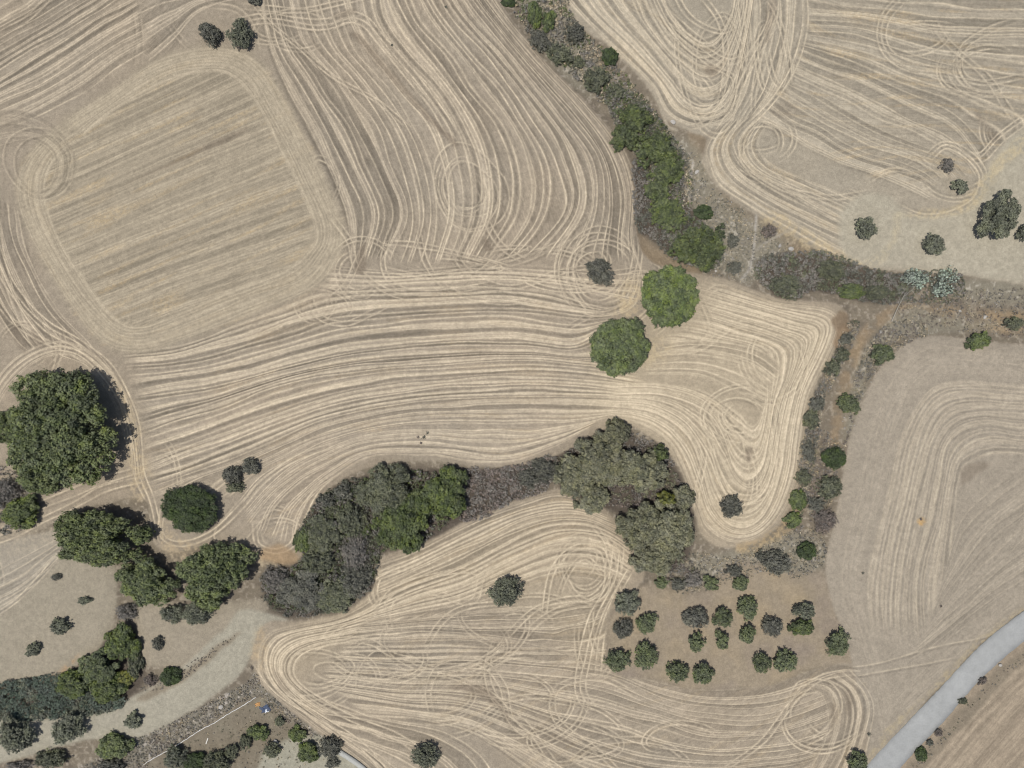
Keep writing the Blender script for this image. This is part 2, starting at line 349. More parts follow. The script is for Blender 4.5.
def swirl(cx, cy, rx, ry, n, rot=0, a=0.8, seed=0, clip=None):
    r = np.random.default_rng(900 + seed)
    for i in range(int(round(n * 0.7))):
        f = r.uniform(0.6, 1.35); a0 = r.uniform(0, 360); sp = r.uniform(80, 190)
        q = ell(cx + r.uniform(-.15, .15) * rx, cy + r.uniform(-.15, .15) * ry, rx * f * r.uniform(.8, 1.2), ry * f * r.uniform(.8, 1.2), rot + r.uniform(-15, 15), a0, a0 + sp, 9)
        track(q, a * r.uniform(0.6, 1.0), (0, 4.2), clip=clip, seed=i + seed)
for i, q in enumerate([(455, 265, 90, 14, 8), (360, 270, 26, 28, 5), (320, 305, 30, 22, 4), (468, 195, 28, 38, 6, -25), (742, 418, 34, 28, 6), (730, 470, 24, 50, 4), (775, 360, 40, 40, 4), (640, 300, 26, 30, 4), (600, 272, 40, 38, 4), (20, 350, 34, 26, 5), (290, 30, 40, 20, 5), (160, 480, 22, 36, 3), (275, 535, 26, 22, 4), (560, 265, 50, 24, 5)]):
    swirl(*q[:5], rot=q[5] if len(q) > 5 else 0, seed=i * 20, clip=c)

# ---- north-east field
c = M_NE
fam([[(540, -60), (562, -2), (612, 50), (650, 88), (668, 118), (700, 130), (728, 122), (738, 90), (748, 40), (756, -5), (760, -60)],
     [(580, -60), (600, 0), (640, 45), (668, 78), (688, 102), (706, 108), (724, 98), (735, 70), (744, 35), (750, 0), (752, -60)],
     [(630, -60), (645, 0), (665, 36), (685, 56), (702, 66), (718, 62), (730, 42), (738, 20), (742, 0), (745, -60)],
     [(660, -60), (668, -5), (680, 18), (695, 34), (708, 36), (720, 26), (728, 12), (732, 0), (735, -60)]], 15, 0.95, 0.75, clip=c, seed=20, bias=0.08, double=0.6, yel=0.4)
fam([[(738, 108), (714, 132), (704, 155), (716, 182), (748, 207), (800, 238), (846, 262)], [(790, 105), (765, 130), (760, 148), (775, 165), (810, 180), (860, 200), (900, 216)]], 9, 0.95, 0.7, clip=c, seed=21, bias=0.05, yel=0.6)
fam([[(745, -60), (752, 0), (748, 45), (740, 90), (722, 125)], [(815, -60), (808, 0), (804, 40), (790, 85), (765, 118)]], 8, 0.9, 0.7, clip=c, seed=22, bias=0.05)
fam([[(805, -60), (850, -40), (940, -30), (1090, -20)], [(806, 5), (860, 8), (940, 18), (1090, 30)], [(804, 30), (860, 35), (930, 58), (990, 70), (1090, 75)],
     [(798, 48), (850, 66), (910, 92), (955, 112), (982, 140), (990, 160)], [(788, 75), (835, 98), (885, 124), (925, 142), (960, 160), (975, 178)],
     [(772, 96), (815, 122), (862, 146), (900, 158), (925, 168), (940, 180)], [(752, 122), (800, 148), (850, 172), (890, 186), (930, 205)]], 26, 0.75, 0.85, clip=c, seed=23, yel=0.8, double=0.3)
for i, t in enumerate([
    ([(700, -10), (722, 20), (728, 55), (722, 100), (700, 118), (680, 108)], 0.8, (0, 5)), ([(660, 10), (695, 40), (730, 60), (745, 40), (742, -10)], 0.7, (0, 5, -5)),
    ([(670, -20), (690, 15), (720, 30), (740, 20)], 0.7, (0, 4)), ([(655, 0), (670, 30), (710, 62), (735, 78), (730, 110), (705, 120)], 0.7, (0, 4)),
    ([(780, -10), (776, 25), (756, 60), (735, 100), (712, 135)], 0.8, (0, 5, 10)), ([(803, -10), (802, 30), (790, 70), (768, 102), (740, 130)], 0.9, (0, -5)),
    ([(770, 55), (762, 80), (775, 90), (788, 70), (780, 45)], 0.6, (0, 5)), ([(750, 20), (752, 60), (740, 95), (725, 118)], 0.7, (0, 5)),
    ([(735, 130), (745, 160), (780, 185), (830, 195), (870, 190)], 0.6, (0, 5)), ([(760, 130), (740, 150), (750, 175), (790, 200)], 0.6, (0, -4)),
    ([(912, -5), (890, 20), (890, 45), (912, 62), (960, 70)], 0.6, (0, 5, 9)), ([(955, 58), (955, 75), (975, 90), (1030, 92)], 0.5, (0, 5)), ([(1020, 20), (985, 35), (965, 50), (965, 72), (985, 80), (1030, 72)], 0.5, (0, 5)),
    ([(935, 15), (950, 40), (990, 75), (1010, 105), (1024, 125)], 0.5, (0, 6)), ([(1040, 115), (1005, 140), (985, 160), (965, 165)], 0.8, (0, 5, 9)),
    ([(925, 160), (945, 145), (968, 155), (982, 175), (975, 200), (950, 215), (920, 218), (895, 208)], 0.9, (0, 4, -4)),
    ([(845, 260), (880, 256), (897, 236), (895, 212)], 0.6, (0, 4)), ([(900, 165), (915, 155), (930, 165), (945, 170)], 0.5, (0, 4)),
    ([(770, 170), (800, 195), (850, 225), (870, 255)], 0.6, (0, 5)), ([(865, 180), (890, 168), (920, 172)], 0.5, (0, 4)), ([(840, 200), (850, 190), (890, 215)], 0.4, (0, 4)),
    ([(705, 150), (720, 185), (760, 212), (810, 240), (850, 262)], 0.9, (0, 6), ),
]): track(t[0], t[1], t[2], clip=c, seed=200 + i)

for i, q in enumerate([(712, 60, 26, 50, 8), (774, 60, 20, 60, 7), (765, 140, 36, 30, 7), (925, 35, 40, 20, 4), (985, 65, 32, 24, 5), (950, 180, 34, 20, 3), (690, 95, 26, 26, 4), (1010, 130, 30, 24, 4)]):
    swirl(*q[:5], seed=400 + i * 20, clip=c)
# ---- east field
c = M_E
fam([[(1090, 352), (1024, 352), (965, 345), (928, 344), (905, 358), (888, 380), (868, 425), (856, 480), (846, 530), (838, 570), (842, 605), (858, 650), (874, 700), (880, 740)],
     [(1090, 378), (1024, 380), (960, 376), (930, 382), (912, 402), (898, 440), (884, 490), (870, 540), (862, 580), (866, 610), (878, 650), (890, 690), (900, 720)]], 4, 0.12, 0.1, streak=0.45, bias=0.15, clip=c, seed=30)
fam([[(1090, 378), (1024, 382), (960, 378), (930, 384), (910, 408), (895, 445), (882, 495), (870, 545), (864, 590), (868, 640)],
     [(1090, 405), (1024, 408), (975, 405), (948, 412), (932, 432), (920, 470), (910, 515), (900, 560), (896, 600), (898, 645)],
     [(1090, 432), (1024, 434), (990, 430), (966, 436), (950, 452), (942, 485), (935, 525), (925, 565), (922, 605), (924, 640)],
     [(1090, 456), (1024, 456), (995, 456), (978, 460), (964, 468), (958, 495), (955, 530), (954, 560), (952, 585), (950, 612)]], 18, 0.42, 0.28, streak=0.9, clip=c, seed=31, sig=1.0, double=0.9, bias=-0.05, ufade=45)
fam([[(1100, 420), (1040, 455), (990, 488), (962, 515), (950, 550), (940, 590)], [(1100, 480), (1040, 520), (990, 565), (955, 598), (925, 632)],
     [(1100, 540), (1040, 578), (985, 615), (930, 655), (900, 670)]], 10, 0.3, 0.4, streak=0.8, clip=c, seed=32, sig=1.2)
fam([[(1100, 540), (1040, 578), (985, 618), (930, 660), (892, 700)], [(1100, 570), (1040, 603), (985, 645), (930, 700), (880, 745)]], 4, 0.15, 0.12, streak=0.7, clip=c, seed=33, bias=0.05)
track([(840, 668), (880, 662), (930, 648), (975, 640), (1000, 636)], 0.45, (0,), clip=M_E); track([(840, 680), (880, 672), (930, 662), (965, 656)], 0.4, (0,), clip=M_E)

# ---- south field
c = M_S
fam([[(372, 560), (372, 592), (340, 614), (298, 624), (268, 632), (257, 655), (262, 684), (292, 712), (330, 742), (372, 778), (410, 830)],
     [(420, 596), (385, 618), (340, 632), (300, 640), (280, 655), (280, 676), (302, 700), (345, 728), (400, 765), (450, 830)],
     [(470, 625), (410, 636), (350, 644), (312, 652), (298, 664), (300, 680), (325, 698), (375, 716), (430, 745), (500, 830)]], 13, 1.0, 0.9, clip=c, seed=40, bias=0.12, double=0.6, yel=0.3)
fam([[(376, 562), (430, 540), (480, 516), (530, 498), (560, 492), (598, 506)], [(374, 590), (425, 568), (475, 545), (530, 520), (580, 515), (620, 530)],
     [(372, 612), (420, 594), (465, 580), (510, 556), (560, 536), (605, 540), (636, 560)], [(360, 625), (415, 618), (455, 612), (500, 598), (540, 585), (580, 580), (628, 590)]], 17, 0.95, 0.8, clip=c, seed=41, bias=0.12, double=0.5, yel=0.35)
fam([[(360, 622), (415, 618), (460, 612), (510, 606), (560, 600), (625, 592)], [(350, 636), (415, 630), (470, 632), (530, 636), (580, 632), (612, 620)], [(335, 655), (400, 655), (470, 655), (540, 658), (590, 660), (615, 668), (650, 682), (700, 692), (760, 690), (830, 668), (860, 668)],
     [(320, 676), (400, 682), (470, 682), (540, 690), (600, 700), (650, 716), (700, 730), (760, 732), (820, 716), (868, 690)],
     [(330, 690), (400, 702), (460, 706), (520, 725), (580, 752), (650, 772), (720, 775), (790, 768), (850, 745), (876, 715)],
     [(380, 725), (430, 725), (480, 740), (540, 785), (600, 830), (680, 840), (760, 835), (850, 800)]], 30, 0.95, 0.85, clip=c, seed=42, bias=0.1, yel=0.35, double=0.5)
fam([[(852, 664), (876, 700), (872, 740), (850, 830)], [(790, 690), (820, 695), (822, 740), (770, 830)]], 8, 0.9, 0.9, clip=c, seed=43, yel=0.6, bias=0.05, op=0.85)
fam([[(318, 708), (380, 716), (440, 728), (490, 760), (520, 830)], [(340, 738), (385, 765), (430, 800)]], 6, 0.95, 0.8, clip=c, seed=44, bias=0.05)
for i, t in enumerate([
    ([(625, 540), (620, 580), (600, 620), (590, 660), (586, 690), (600, 710)], 0.9, (0, 5, 11)), ([(640, 560), (622, 590), (606, 630), (600, 680)], 0.9, (0, 5)),
    ([(592, 520), (610, 545), (605, 575), (585, 560), (570, 575), (560, 600)], 0.7, (0, 4)), ([(540, 620), (550, 570), (575, 545), (605, 550), (608, 590), (580, 610)], 0.8, (0, 5)),
    ([(500, 640), (530, 610), (560, 598), (600, 595)], 0.7, (0, 5)), ([(512, 650), (535, 622), (565, 605), (605, 600)], 0.6, (0, 5)),
    ([(372, 620), (390, 590), (430, 575), (470, 568), (490, 580)], 0.7, (0, 5)), ([(400, 600), (430, 590), (470, 600), (480, 575), (500, 560)], 0.6, (0, 5)),
    ([(390, 640), (385, 610), (400, 590), (440, 575)], 0.7, (0, 5)), ([(420, 650), (440, 620), (470, 605), (520, 600)], 0.7, (0, 5)),
    ([(330, 665), (345, 655), (370, 660), (380, 680), (360, 692)], 0.6, (0, 5)), ([(355, 700), (358, 670), (380, 650), (420, 648)], 0.6, (0,)),
    ([(500, 640), (490, 670), (500, 700), (530, 725), (560, 768)], 0.7, (0, 6)), ([(430, 720), (425, 690), (440, 665), (480, 660), (505, 685), (515, 720), (550, 745)], 0.7, (0, 6)),
    ([(258, 660), (280, 690), (330, 720), (370, 750), (400, 790)], 0.9, (0, 6)), ([(300, 685), (350, 715), (400, 735), (430, 760), (440, 800)], 0.8, (0, 6)),
    ([(560, 768), (600, 740), (660, 740), (700, 768)], 0.6, (0, 5)), ([(640, 700), (600, 680), (560, 690), (560, 720), (600, 750), (640, 790)], 0.6, (0, 5)),
    ([(720, 770), (760, 740), (790, 700), (820, 675), (855, 670)], 0.7, (0, 5)), ([(785, 700), (800, 680), (830, 682), (842, 705), (830, 730), (800, 750)], 0.7, (0, 5)),
    ([(352, 690), (358, 660)], 0.4, (0, 5)), ([(408, 700), (420, 670)], 0.4, (0, 5)), ([(300, 655), (330, 640), (370, 640), (400, 655), (460, 660)], 0.7, (0, 5)),
]): track(t[0], t[1], t[2], clip=c, seed=300 + i)
rings(330, 672, 30, 18, (0.5, 0.8), clip=c, seed=9, a=0.7)
rings(585, 565, 18, 26, (0.4, 0.7, 1.0), rot=30, clip=c, seed=10, a=0.7)
for i, q in enumerate([(315, 668, 48, 30, 7), (380, 650, 60, 30, 6), (450, 640, 60, 36, 7), (585, 562, 26, 36, 7), (600, 630, 22, 60, 6), (520, 700, 50, 40, 7), (440, 700, 50, 30, 5), (560, 740, 60, 30, 5), (820, 715, 36, 34, 8), (520, 625, 50, 24, 5), (400, 590, 30, 26, 4), (680, 735, 60, 20, 3)]):
    swirl(*q[:5], seed=700 + i * 20, clip=c)
# ---- south-east field and the small field in the west
fam([[(850, 860), (905, 790), (950, 735), (990, 690), (1040, 645), (1100, 600)], [(960, 880), (1010, 800), (1060, 745), (1120, 690)]], 9, 0.2, 0.35, streak=0.9, clip=M_SE, seed=50, sig=1.8)
fam([[(-60, 590), (-10, 570), (40, 545), (70, 530)], [(-60, 640), (-10, 620), (30, 595), (62, 558)]], 5, 0.7, 0.5, clip=M_TR, seed=51)
track([(-5, 618), (20, 600), (45, 575), (62, 555)], 0.8, (0, 4, -4), clip=None); track([(-5, 545), (3, 570), (5, 590)], 0.5, (0, 5), clip=M_TR)

# ------------------------------------------------------------------ ground colour (true surface colours)
n1 = fbm(60, 4); n2 = fbm(9, 3); n3 = fbm(3.0, 2); n4 = fbm(25, 3)
def rgb(c): return np.array(c, np.float32)[None, None]
def mix(a, b, t): return a * (1 - t[..., None]) + b * t[..., None]
C = np.empty((NY, NX, 3), np.float32)
scrub = rgb((134, 124, 108))
C[:] = scrub
C = mix(C, rgb((108, 99, 88)), np.clip(n2 * 1.2 + 0.3, 0, 1) * 0.6)
C = mix(C, rgb((168, 158, 142)), np.clip(n3 * 1.8 - 0.1, 0, 1) * 0.6)
# orange-brown earth of the gully floor
M_RED = np.maximum(polymask([(845, 445), (832, 440), (836, 400), (848, 360), (868, 325), (900, 305), (960, 308), (1030, 312), (1100, 314), (1100, 332), (1000, 332), (920, 322), (885, 325), (866, 350), (852, 400)], 0.8, 2),
                   np.maximum(polymask([(640, 235), (652, 250), (690, 262), (700, 268), (680, 275), (645, 268)], 0.6, 2), polymask([(575, 60), (592, 52), (606, 66), (600, 74), (580, 70)], 1, 2)))
C = mix(C, rgb((148, 130, 106)), M_RED * np.clip(0.35 + n2 * 1.4, 0, 0.8))
C = mix(C, rgb((166, 145, 114)), M_RED * np.clip(n4 * 1.6, 0, 1) * 0.6)
M_EDGE = np.maximum(polymask([(690, 128), (720, 130), (706, 150), (716, 188), (790, 240), (860, 270), (860, 280), (770, 240), (716, 200), (695, 165)], 1, 2), polymask([(640, 190), (650, 240), (700, 268), (690, 280), (645, 262), (636, 230)], 0.5, 2))
C = mix(C, rgb((142, 127, 106)), M_EDGE * 0.8)
# grey stony ground
M_GREY = np.maximum.reduce([polymask([(600, 75), (630, 88), (665, 128), (700, 150), (722, 195), (760, 222), (790, 245), (770, 262), (750, 285), (712, 262), (690, 215), (680, 165), (650, 130), (615, 105)], 1, 4),
                            polymask([(680, 560), (735, 552), (790, 535), (822, 545), (820, 570), (780, 585), (735, 575), (690, 590)], 1, 3),
                            polymask([(905, 310), (960, 318), (1000, 325), (940, 334), (900, 340), (872, 370), (858, 420), (846, 440), (850, 400), (868, 350)], 1, 3),
                            polymask([(962, 280), (1090, 288), (1090, 305), (965, 300)], 1, 3), polymask([(500, -60), (560, -60), (560, 0), (600, 60), (590, 95), (545, 50)], 1, 4)])
C = mix(C, rgb((143, 137, 121)), M_GREY * 0.8)
C = mix(C, rgb((176, 169, 156)), M_GREY * np.clip(n3 * 2.2 - 0.5, 0, 1) * 0.7)
M_ROCK = polymask([(256, 672), (244, 684), (218, 698), (186, 715), (150, 733), (110, 750), (84, 766), (60, 780), (138, 782), (150, 761), (172, 747), (202, 728), (252, 698), (268, 706), (300, 732), (340, 754), (302, 722), (276, 700), (262, 686)], 0.8, 2)
C = mix(C, rgb((132, 126, 113)), M_ROCK * 0.9)
C = mix(C, rgb((182, 174, 164)), M_ROCK * np.clip(n3 * 2.4 - 0.4, 0, 1) * 0.8)
M_YARD = polymask([(145, 768), (200, 732), (256, 700), (285, 715), (320, 745), (345, 760), (350, 800), (140, 800)], 0.6, 2)
C = mix(C, rgb((130, 121, 105)), M_YARD * 0.9)
C = mix(C, rgb((150, 144, 126)), M_YARD * np.clip(n4 * 1.5, 0, 1) * 0.6)
M_YARD2 = polymask([(258, 768), (262, 756), (300, 738), (330, 742), (350, 756), (375, 790), (250, 800)], 0.8, 2)
C = mix(C, rgb((164, 160, 143)), M_YARD2)
# worn pale footpaths through the scrub
def worn(pts, col, wd, a):
    global C
    P = smooth(pts); P = resample(P, int(arclen(P)[-1] * 3)); m = np.zeros(NX * NY, np.float32)
    ix, iy, ok = cellidx(P[:, 0], P[:, 1]); m[(iy * NX + ix)[ok]] = 1; m = blur(m.reshape(NY, NX), wd); m = np.clip(m / (m.max() + 1e-6) * 1.5, 0, 1)
    C = mix(C, rgb(col), m * a)
worn([(694, 160), (690, 190), (690, 215)], (182, 174, 160), 1.0, 0.8)
worn([(757, 195), (756, 235), (752, 265), (742, 280)], (176, 170, 160), 0.8, 0.8); worn([(800, 225), (770, 240), (757, 250)], (170, 163, 150), 0.8, 0.7)
worn([(662, 110), (668, 125), (678, 130)], (190, 180, 160), 0.8, 0.6)
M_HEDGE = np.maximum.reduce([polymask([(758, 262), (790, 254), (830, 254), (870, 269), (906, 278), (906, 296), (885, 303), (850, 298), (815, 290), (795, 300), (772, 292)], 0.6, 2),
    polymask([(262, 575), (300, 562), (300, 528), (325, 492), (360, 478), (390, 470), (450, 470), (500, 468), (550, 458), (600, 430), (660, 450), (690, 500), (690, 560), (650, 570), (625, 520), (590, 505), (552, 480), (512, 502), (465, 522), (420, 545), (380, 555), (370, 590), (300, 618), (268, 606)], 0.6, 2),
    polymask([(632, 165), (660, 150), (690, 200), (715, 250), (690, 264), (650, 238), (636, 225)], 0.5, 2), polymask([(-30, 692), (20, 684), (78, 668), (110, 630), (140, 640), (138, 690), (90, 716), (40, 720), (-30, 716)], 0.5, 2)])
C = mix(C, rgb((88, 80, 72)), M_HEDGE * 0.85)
C = mix(C, rgb((156, 143, 123)), M_ORCH); C = mix(C, rgb((166, 150, 124)), M_ORCH * np.clip(n4 * 1.7 - 0.2, 0, 1) * 0.7); C = mix(C, rgb((146, 134, 122)), M_ORCH * np.clip(-n4 * 1.5, 0, 1) * 0.7)
C = mix(C, rgb((160, 151, 133)), M_FAL); C = mix(C, rgb((158, 148, 130)), M_FAL2)
C = mix(C, rgb((168, 162, 145)), M_PATH)
# fields
base = rgb((158, 147, 130)); F = np.clip(M_NW + M_NE + M_E + M_S + M_SE + M_TR, 0, 1)
fc = np.empty_like(C); fc[:] = base
fc = mix(fc, rgb((168, 153, 132)), np.clip(0.5 + n1, 0, 1) * 0.5)
fc = mix(fc, rgb((162, 152, 136)), M_E * 0.9); fc = mix(fc, rgb((158, 144, 125)), M_SE); fc = mix(fc, rgb((165, 156, 140)), M_TR)
fc = mix(fc, rgb((172, 164, 146)), M_NE * 0.5)
M_RECT = polymask(rect_o, 0.4, 3); fc = mix(fc, rgb((160, 149, 129)), M_RECT * 0.9)
M_BAS = polymask([(640, 330), (700, 280), (800, 305), (840, 325), (805, 420), (790, 500), (740, 545), (700, 530), (680, 470), (620, 425), (560, 410), (600, 380)], 0.5, 14)
fc = mix(fc, rgb((182, 168, 143)), M_BAS * 0.7)
M_BAS2 = polymask([(560, 495), (600, 505), (640, 560), (610, 620), (600, 680), (560, 640), (500, 600), (380, 620), (300, 690), (260, 660), (300, 620), (380, 570)], 0.5, 14)
fc = mix(fc, rgb((178, 163, 138)), M_BAS2 * 0.6)
tone = TONE
fc = fc * (1 + 0.125 * np.clip(tone, -2.0, 1.5))[..., None]
fc = mix(fc, rgb((214, 183, 134)), np.clip(YEL, 0, 1) * 0.45)
fc = mix(fc, rgb((230, 213, 184)), np.clip(STRAW, 0, 1) * 0.86)
C = mix(C, fc, F)
sm = np.zeros_like(F)
C = mix(C, rgb((175, 167, 148)), M_HALO); C = mix(C, rgb((182, 174, 156)), M_HALO * np.clip(n2 * 1.5 + n3, 0, 1) * 0.25)
# golden chaff where the combines turned
def patch(pts, col, a, soft=3, rough=1.2):
    global C
    brk = np.clip(0.55 + 0.9 * n3 + 0.5 * n2, 0, 1) if a > 0.3 and col[0] > 170 else 1.0
    C = mix(C, rgb(col), polymask(pts, rough, soft) * a * brk)
patch(ell(628, 303, 14, 22), (198, 178, 142), 0.7, 6); patch(ell(650, 350, 22, 14), (194, 176, 142), 0.6, 6)
patch([(975, 185), (1000, 155), (1040, 125), (1040, 140), (1005, 165), (985, 195), (965, 212), (930, 220), (900, 216), (925, 211), (958, 205)], (192, 174, 138), 0.55, 2.0, 0.8)
patch([(853, 262), (880, 262), (896, 240), (900, 216), (893, 214), (890, 235), (875, 255)], (186, 172, 142), 0.45, 1.5)
patch([(780, 215), (850, 255), (862, 268), (845, 266), (800, 245), (760, 220)], (188, 168, 130), 0.5, 2)
patch([(160, 520), (200, 545), (260, 555), (290, 560), (240, 570), (170, 560)], (184, 166, 136), 0.7, 4)
patch([(108, 372), (134, 405), (146, 450), (150, 490), (130, 500), (128, 440), (115, 395)], (190, 171, 138), 0.6, 4)
patch([(740, 545), (775, 530), (800, 500), (802, 520), (778, 545), (742, 556)], (178, 155, 118), 0.7, 2)
patch([(836, 330), (850, 322), (850, 335), (838, 352)], (150, 128, 103), 0.8, 1.5); patch([(833, 318), (848, 312), (848, 324), (838, 330)], (134, 116, 95), 0.8, 1.2)
patch([(264, 545), (296, 553), (290, 566), (262, 562)], (166, 140, 108), 0.7, 2); patch([(262, 670), (268, 640), (262, 625), (252, 650)], (186, 164, 130), 0.6, 3)
patch([(0, 686), (50, 676), (78, 655), (76, 662), (50, 682), (0, 692)], (176, 146, 112), 0.7, 1.2)
patch([(-20, 560), (60, 540), (80, 505), (40, 520), (-20, 535)], (176, 164, 142), 0.4, 4)
patch([(955, 682), (985, 650), (1024, 618), (1024, 606), (980, 640), (905, 718), (870, 760), (868, 752), (900, 716)], (178, 162, 128), 0.5, 1.5)
patch([(905, 772), (945, 728), (985, 684), (1030, 646), (1034, 656), (988, 698), (950, 740), (918, 775)], (132, 122, 106), 0.7, 1.5)
# bare dark soil, where no straw fell
for p, a in [([(352, 36), (362, 38), (398, 78), (432, 118), (458, 144), (450, 144), (420, 112), (385, 74)], 0.75), ([(120, 187), (180, 158), (245, 128), (240, 136), (180, 162)], 0.6), ([(361, 246), (366, 244), (364, 272), (354, 270)], 0.7),
             ([(484, 236), (492, 246), (486, 250), (482, 244)], 0.8), (ell(711, 72, 6, 6), 0.6), ([(962, 484), (961, 470), (970, 463), (990, 464), (974, 476)], 0.55),
             ([(700, 142), (712, 132), (735, 120), (712, 136), (704, 156)], 0.4), ([(770, 115), (785, 100), (800, 115)], 0.25), ([(450, 688), (480, 686), (498, 700), (512, 728), (495, 706), (470, 694)], 0.6), ([(745, 448), (752, 448), (750, 462), (746, 462)], 0.6),
             ([(768, 0), (778, 0), (770, 38), (764, 38)], 0.4), ([(272, 668), (282, 678), (290, 692), (280, 688)], 0.45), ([(15, 324), (28, 350), (22, 352), (12, 335)], 0.4), ([(30, 330), (45, 344), (34, 346)], 0.4),
             ([(60, 345), (90, 352), (62, 350)], 0.0), ([(305, 33), (318, 45), (326, 58), (314, 48)], 0.35), ([(845, 690), (852, 700), (850, 716), (845, 705)], 0.5), ([(832, 700), (838, 712), (832, 722)], 0.4),
             ([(975, 112), (985, 118), (1000, 140), (990, 140)], 0.35), ([(545, 735), (565, 738), (578, 745), (560, 742)], 0.4), ([(335, 14), (352, 9), (358, 12), (338, 20)], 0.5)]:
    patch(p, (116, 104, 90), a * 0.68, 1.2, 0.6)
patch(ell(921, 521, 4.5, 4), (196, 158, 104), 0.9, 0.8, 0.2)
# boundary bank of the path (weeds and dirt)
patch([(135, 700), (150, 690), (180, 672), (205, 655), (232, 636), (240, 634), (215, 656), (185, 680), (150, 698)], (130, 117, 99), 0.6, 1.2, 0.9)
K_ALB = 0.73
C = C * (1 + 0.055 * n3 + 0.03 * n2)[..., None]
ALB = lin(np.clip(C, 5, 245)) * K_ALB
ALB[..., 0] *= 1.0

# ------------------------------------------------------------------ terrain heights
M_RAV = np.clip(1 - F - M_ORCH - M_PATH - M_FAL - M_FAL2, 0, 1)
Zt = blur(M_RAV, 7) * -1.3 + fbm(220, 3) * 0.9 + 0.07 * np.clip(STRAW, 0, 1) * F + 0.02 * n3 + 0.10 * np.clip(n3, 0, 1) * M_RAV
edge = np.clip(np.minimum(np.minimum(gx[None] - PX0, PX1 - gx[None]), np.minimum(gy[:, None] - PY0, PY1 - gy[:, None])) / 40, 0, 1)
Zt = (Zt * edge).astype(np.float32)
PXg, PYg = np.meshgrid(gx, gy)
Xw = (PXg - 512) * MPP; Yw = (384 - PYg) * MPP

def zat(px, py):
    i = min(NX - 1, max(0, int(round((px - PX0) * SPX)))); j = min(NY - 1, max(0, int(round((py - PY0) * SPX))))
    return float(Zt[j, i])
def wpos(px, py, zc=0.0):
    """ground point under something seen at this place whose middle is zc above the soil"""
    z = zat(px, py); k = 1 - (z + zc) / CAMZ
    x, y = (px - 512) * MPP * k, (384 - py) * MPP * k
    return x, y, zat(x / MPP + 512, 384 - y / MPP)

# ------------------------------------------------------------------ materials
def mat(name, col=(0.5, 0.5, 0.5), rough=0.9, attr=None, var=0.0, noise=None, objvar=0.0, bump=None, transl=0.0, spec=0.2):
    m = bpy.data.materials.new(name); m.use_nodes = True
    nt = m.node_tree; N = nt.nodes; Lk = nt.links; b = N['Principled BSDF']
    b.inputs['Roughness'].default_value = rough; b.inputs['Specular IOR Level'].default_value = spec
    if attr:
        a = N.new('ShaderNodeAttribute'); a.attribute_name = attr; src = a.outputs['Color']
    else:
        r = N.new('ShaderNodeRGB'); r.outputs[0].default_value = (*col, 1); src = r.outputs[0]
    def mul(src, fac):
        v = N.new('ShaderNodeVectorMath'); v.operation = 'SCALE'; Lk.new(src, v.inputs[0]); Lk.new(fac, v.inputs['Scale']); return v.outputs[0]
    def rng_(fac, lo, hi, a=0.0, c=1.0):
        q = N.new('ShaderNodeMapRange'); q.inputs[1].default_value = a; q.inputs[2].default_value = c; q.inputs[3].default_value = lo; q.inputs[4].default_value = hi; Lk.new(fac, q.inputs[0]); return q.outputs[0]
    tc = N.new('ShaderNodeTexCoord')
    if noise:
        for sc, amt in noise:
            n = N.new('ShaderNodeTexNoise'); n.inputs['Scale'].default_value = sc; n.inputs['Detail'].default_value = 3; Lk.new(tc.outputs['Object'], n.inputs['Vector'])
            src = mul(src, rng_(n.outputs['Fac'], 1 - amt, 1 + amt, 0.25, 0.75))
    if var:
        a = N.new('ShaderNodeAttribute'); a.attribute_name = 'tint'; src = mul(src, rng_(a.outputs['Fac'], 1 - var, 1 + var))
        hs = N.new('ShaderNodeHueSaturation'); Lk.new(src, hs.inputs['Color']); Lk.new(rng_(a.outputs['Fac'], 0.515, 0.485), hs.inputs['Hue']); n2_ = N.new('ShaderNodeTexNoise'); n2_.inputs['Scale'].default_value = 0.45; n2_.inputs['Detail'].default_value = 4; Lk.new(tc.outputs['Object'], n2_.inputs['Vector']); mm = N.new('ShaderNodeMath'); mm.operation = 'MULTIPLY'; Lk.new(rng_(a.outputs['Fac'], 0.85, 1.15), mm.inputs[0]); Lk.new(rng_(n2_.outputs['Fac'], 0.75, 1.25, 0.3, 0.7), mm.inputs[1]); Lk.new(mm.outputs[0], hs.inputs['Saturation']); src = hs.outputs[0]
    if objvar:
        oi = N.new('ShaderNodeObjectInfo'); src = mul(src, rng_(oi.outputs['Random'], 1 - objvar, 1 + objvar))
    Lk.new(src, b.inputs['Base Color'])
    if bump:
        n = N.new('ShaderNodeTexNoise'); n.inputs['Scale'].default_value = bump[0]; n.inputs['Detail'].default_value = 4; Lk.new(tc.outputs['Object'], n.inputs['Vector'])
        bp = N.new('ShaderNodeBump'); bp.inputs['Strength'].default_value = bump[1]; bp.inputs['Distance'].default_value = bump[2]; Lk.new(n.outputs['Fac'], bp.inputs['Height']); Lk.new(bp.outputs[0], b.inputs['Normal'])
    if transl:
        t = N.new('ShaderNodeBsdfTranslucent'); Lk.new(src, t.inputs['Color']); mx = N.new('ShaderNodeMixShader'); mx.inputs[0].default_value = transl
        Lk.new(b.outputs[0], mx.inputs[1]); Lk.new(t.outputs[0], mx.inputs[2]); Lk.new(mx.outputs[0], N['Material Output'].inputs['Surface'])
    return m

M_ground = mat('soil_and_stubble', attr='ground_colour', rough=0.95, noise=((1.3, 0.08), (3.2, 0.12), (7.0, 0.14)), bump=(4.0, 0.6, 0.14), spec=0.1)
M_far = mat('distant_soil', col=tuple(lin((163, 152, 133)) * K_ALB), rough=0.95, noise=((0.01, 0.15), (0.08, 0.1), (1.0, 0.1)), spec=0.1)

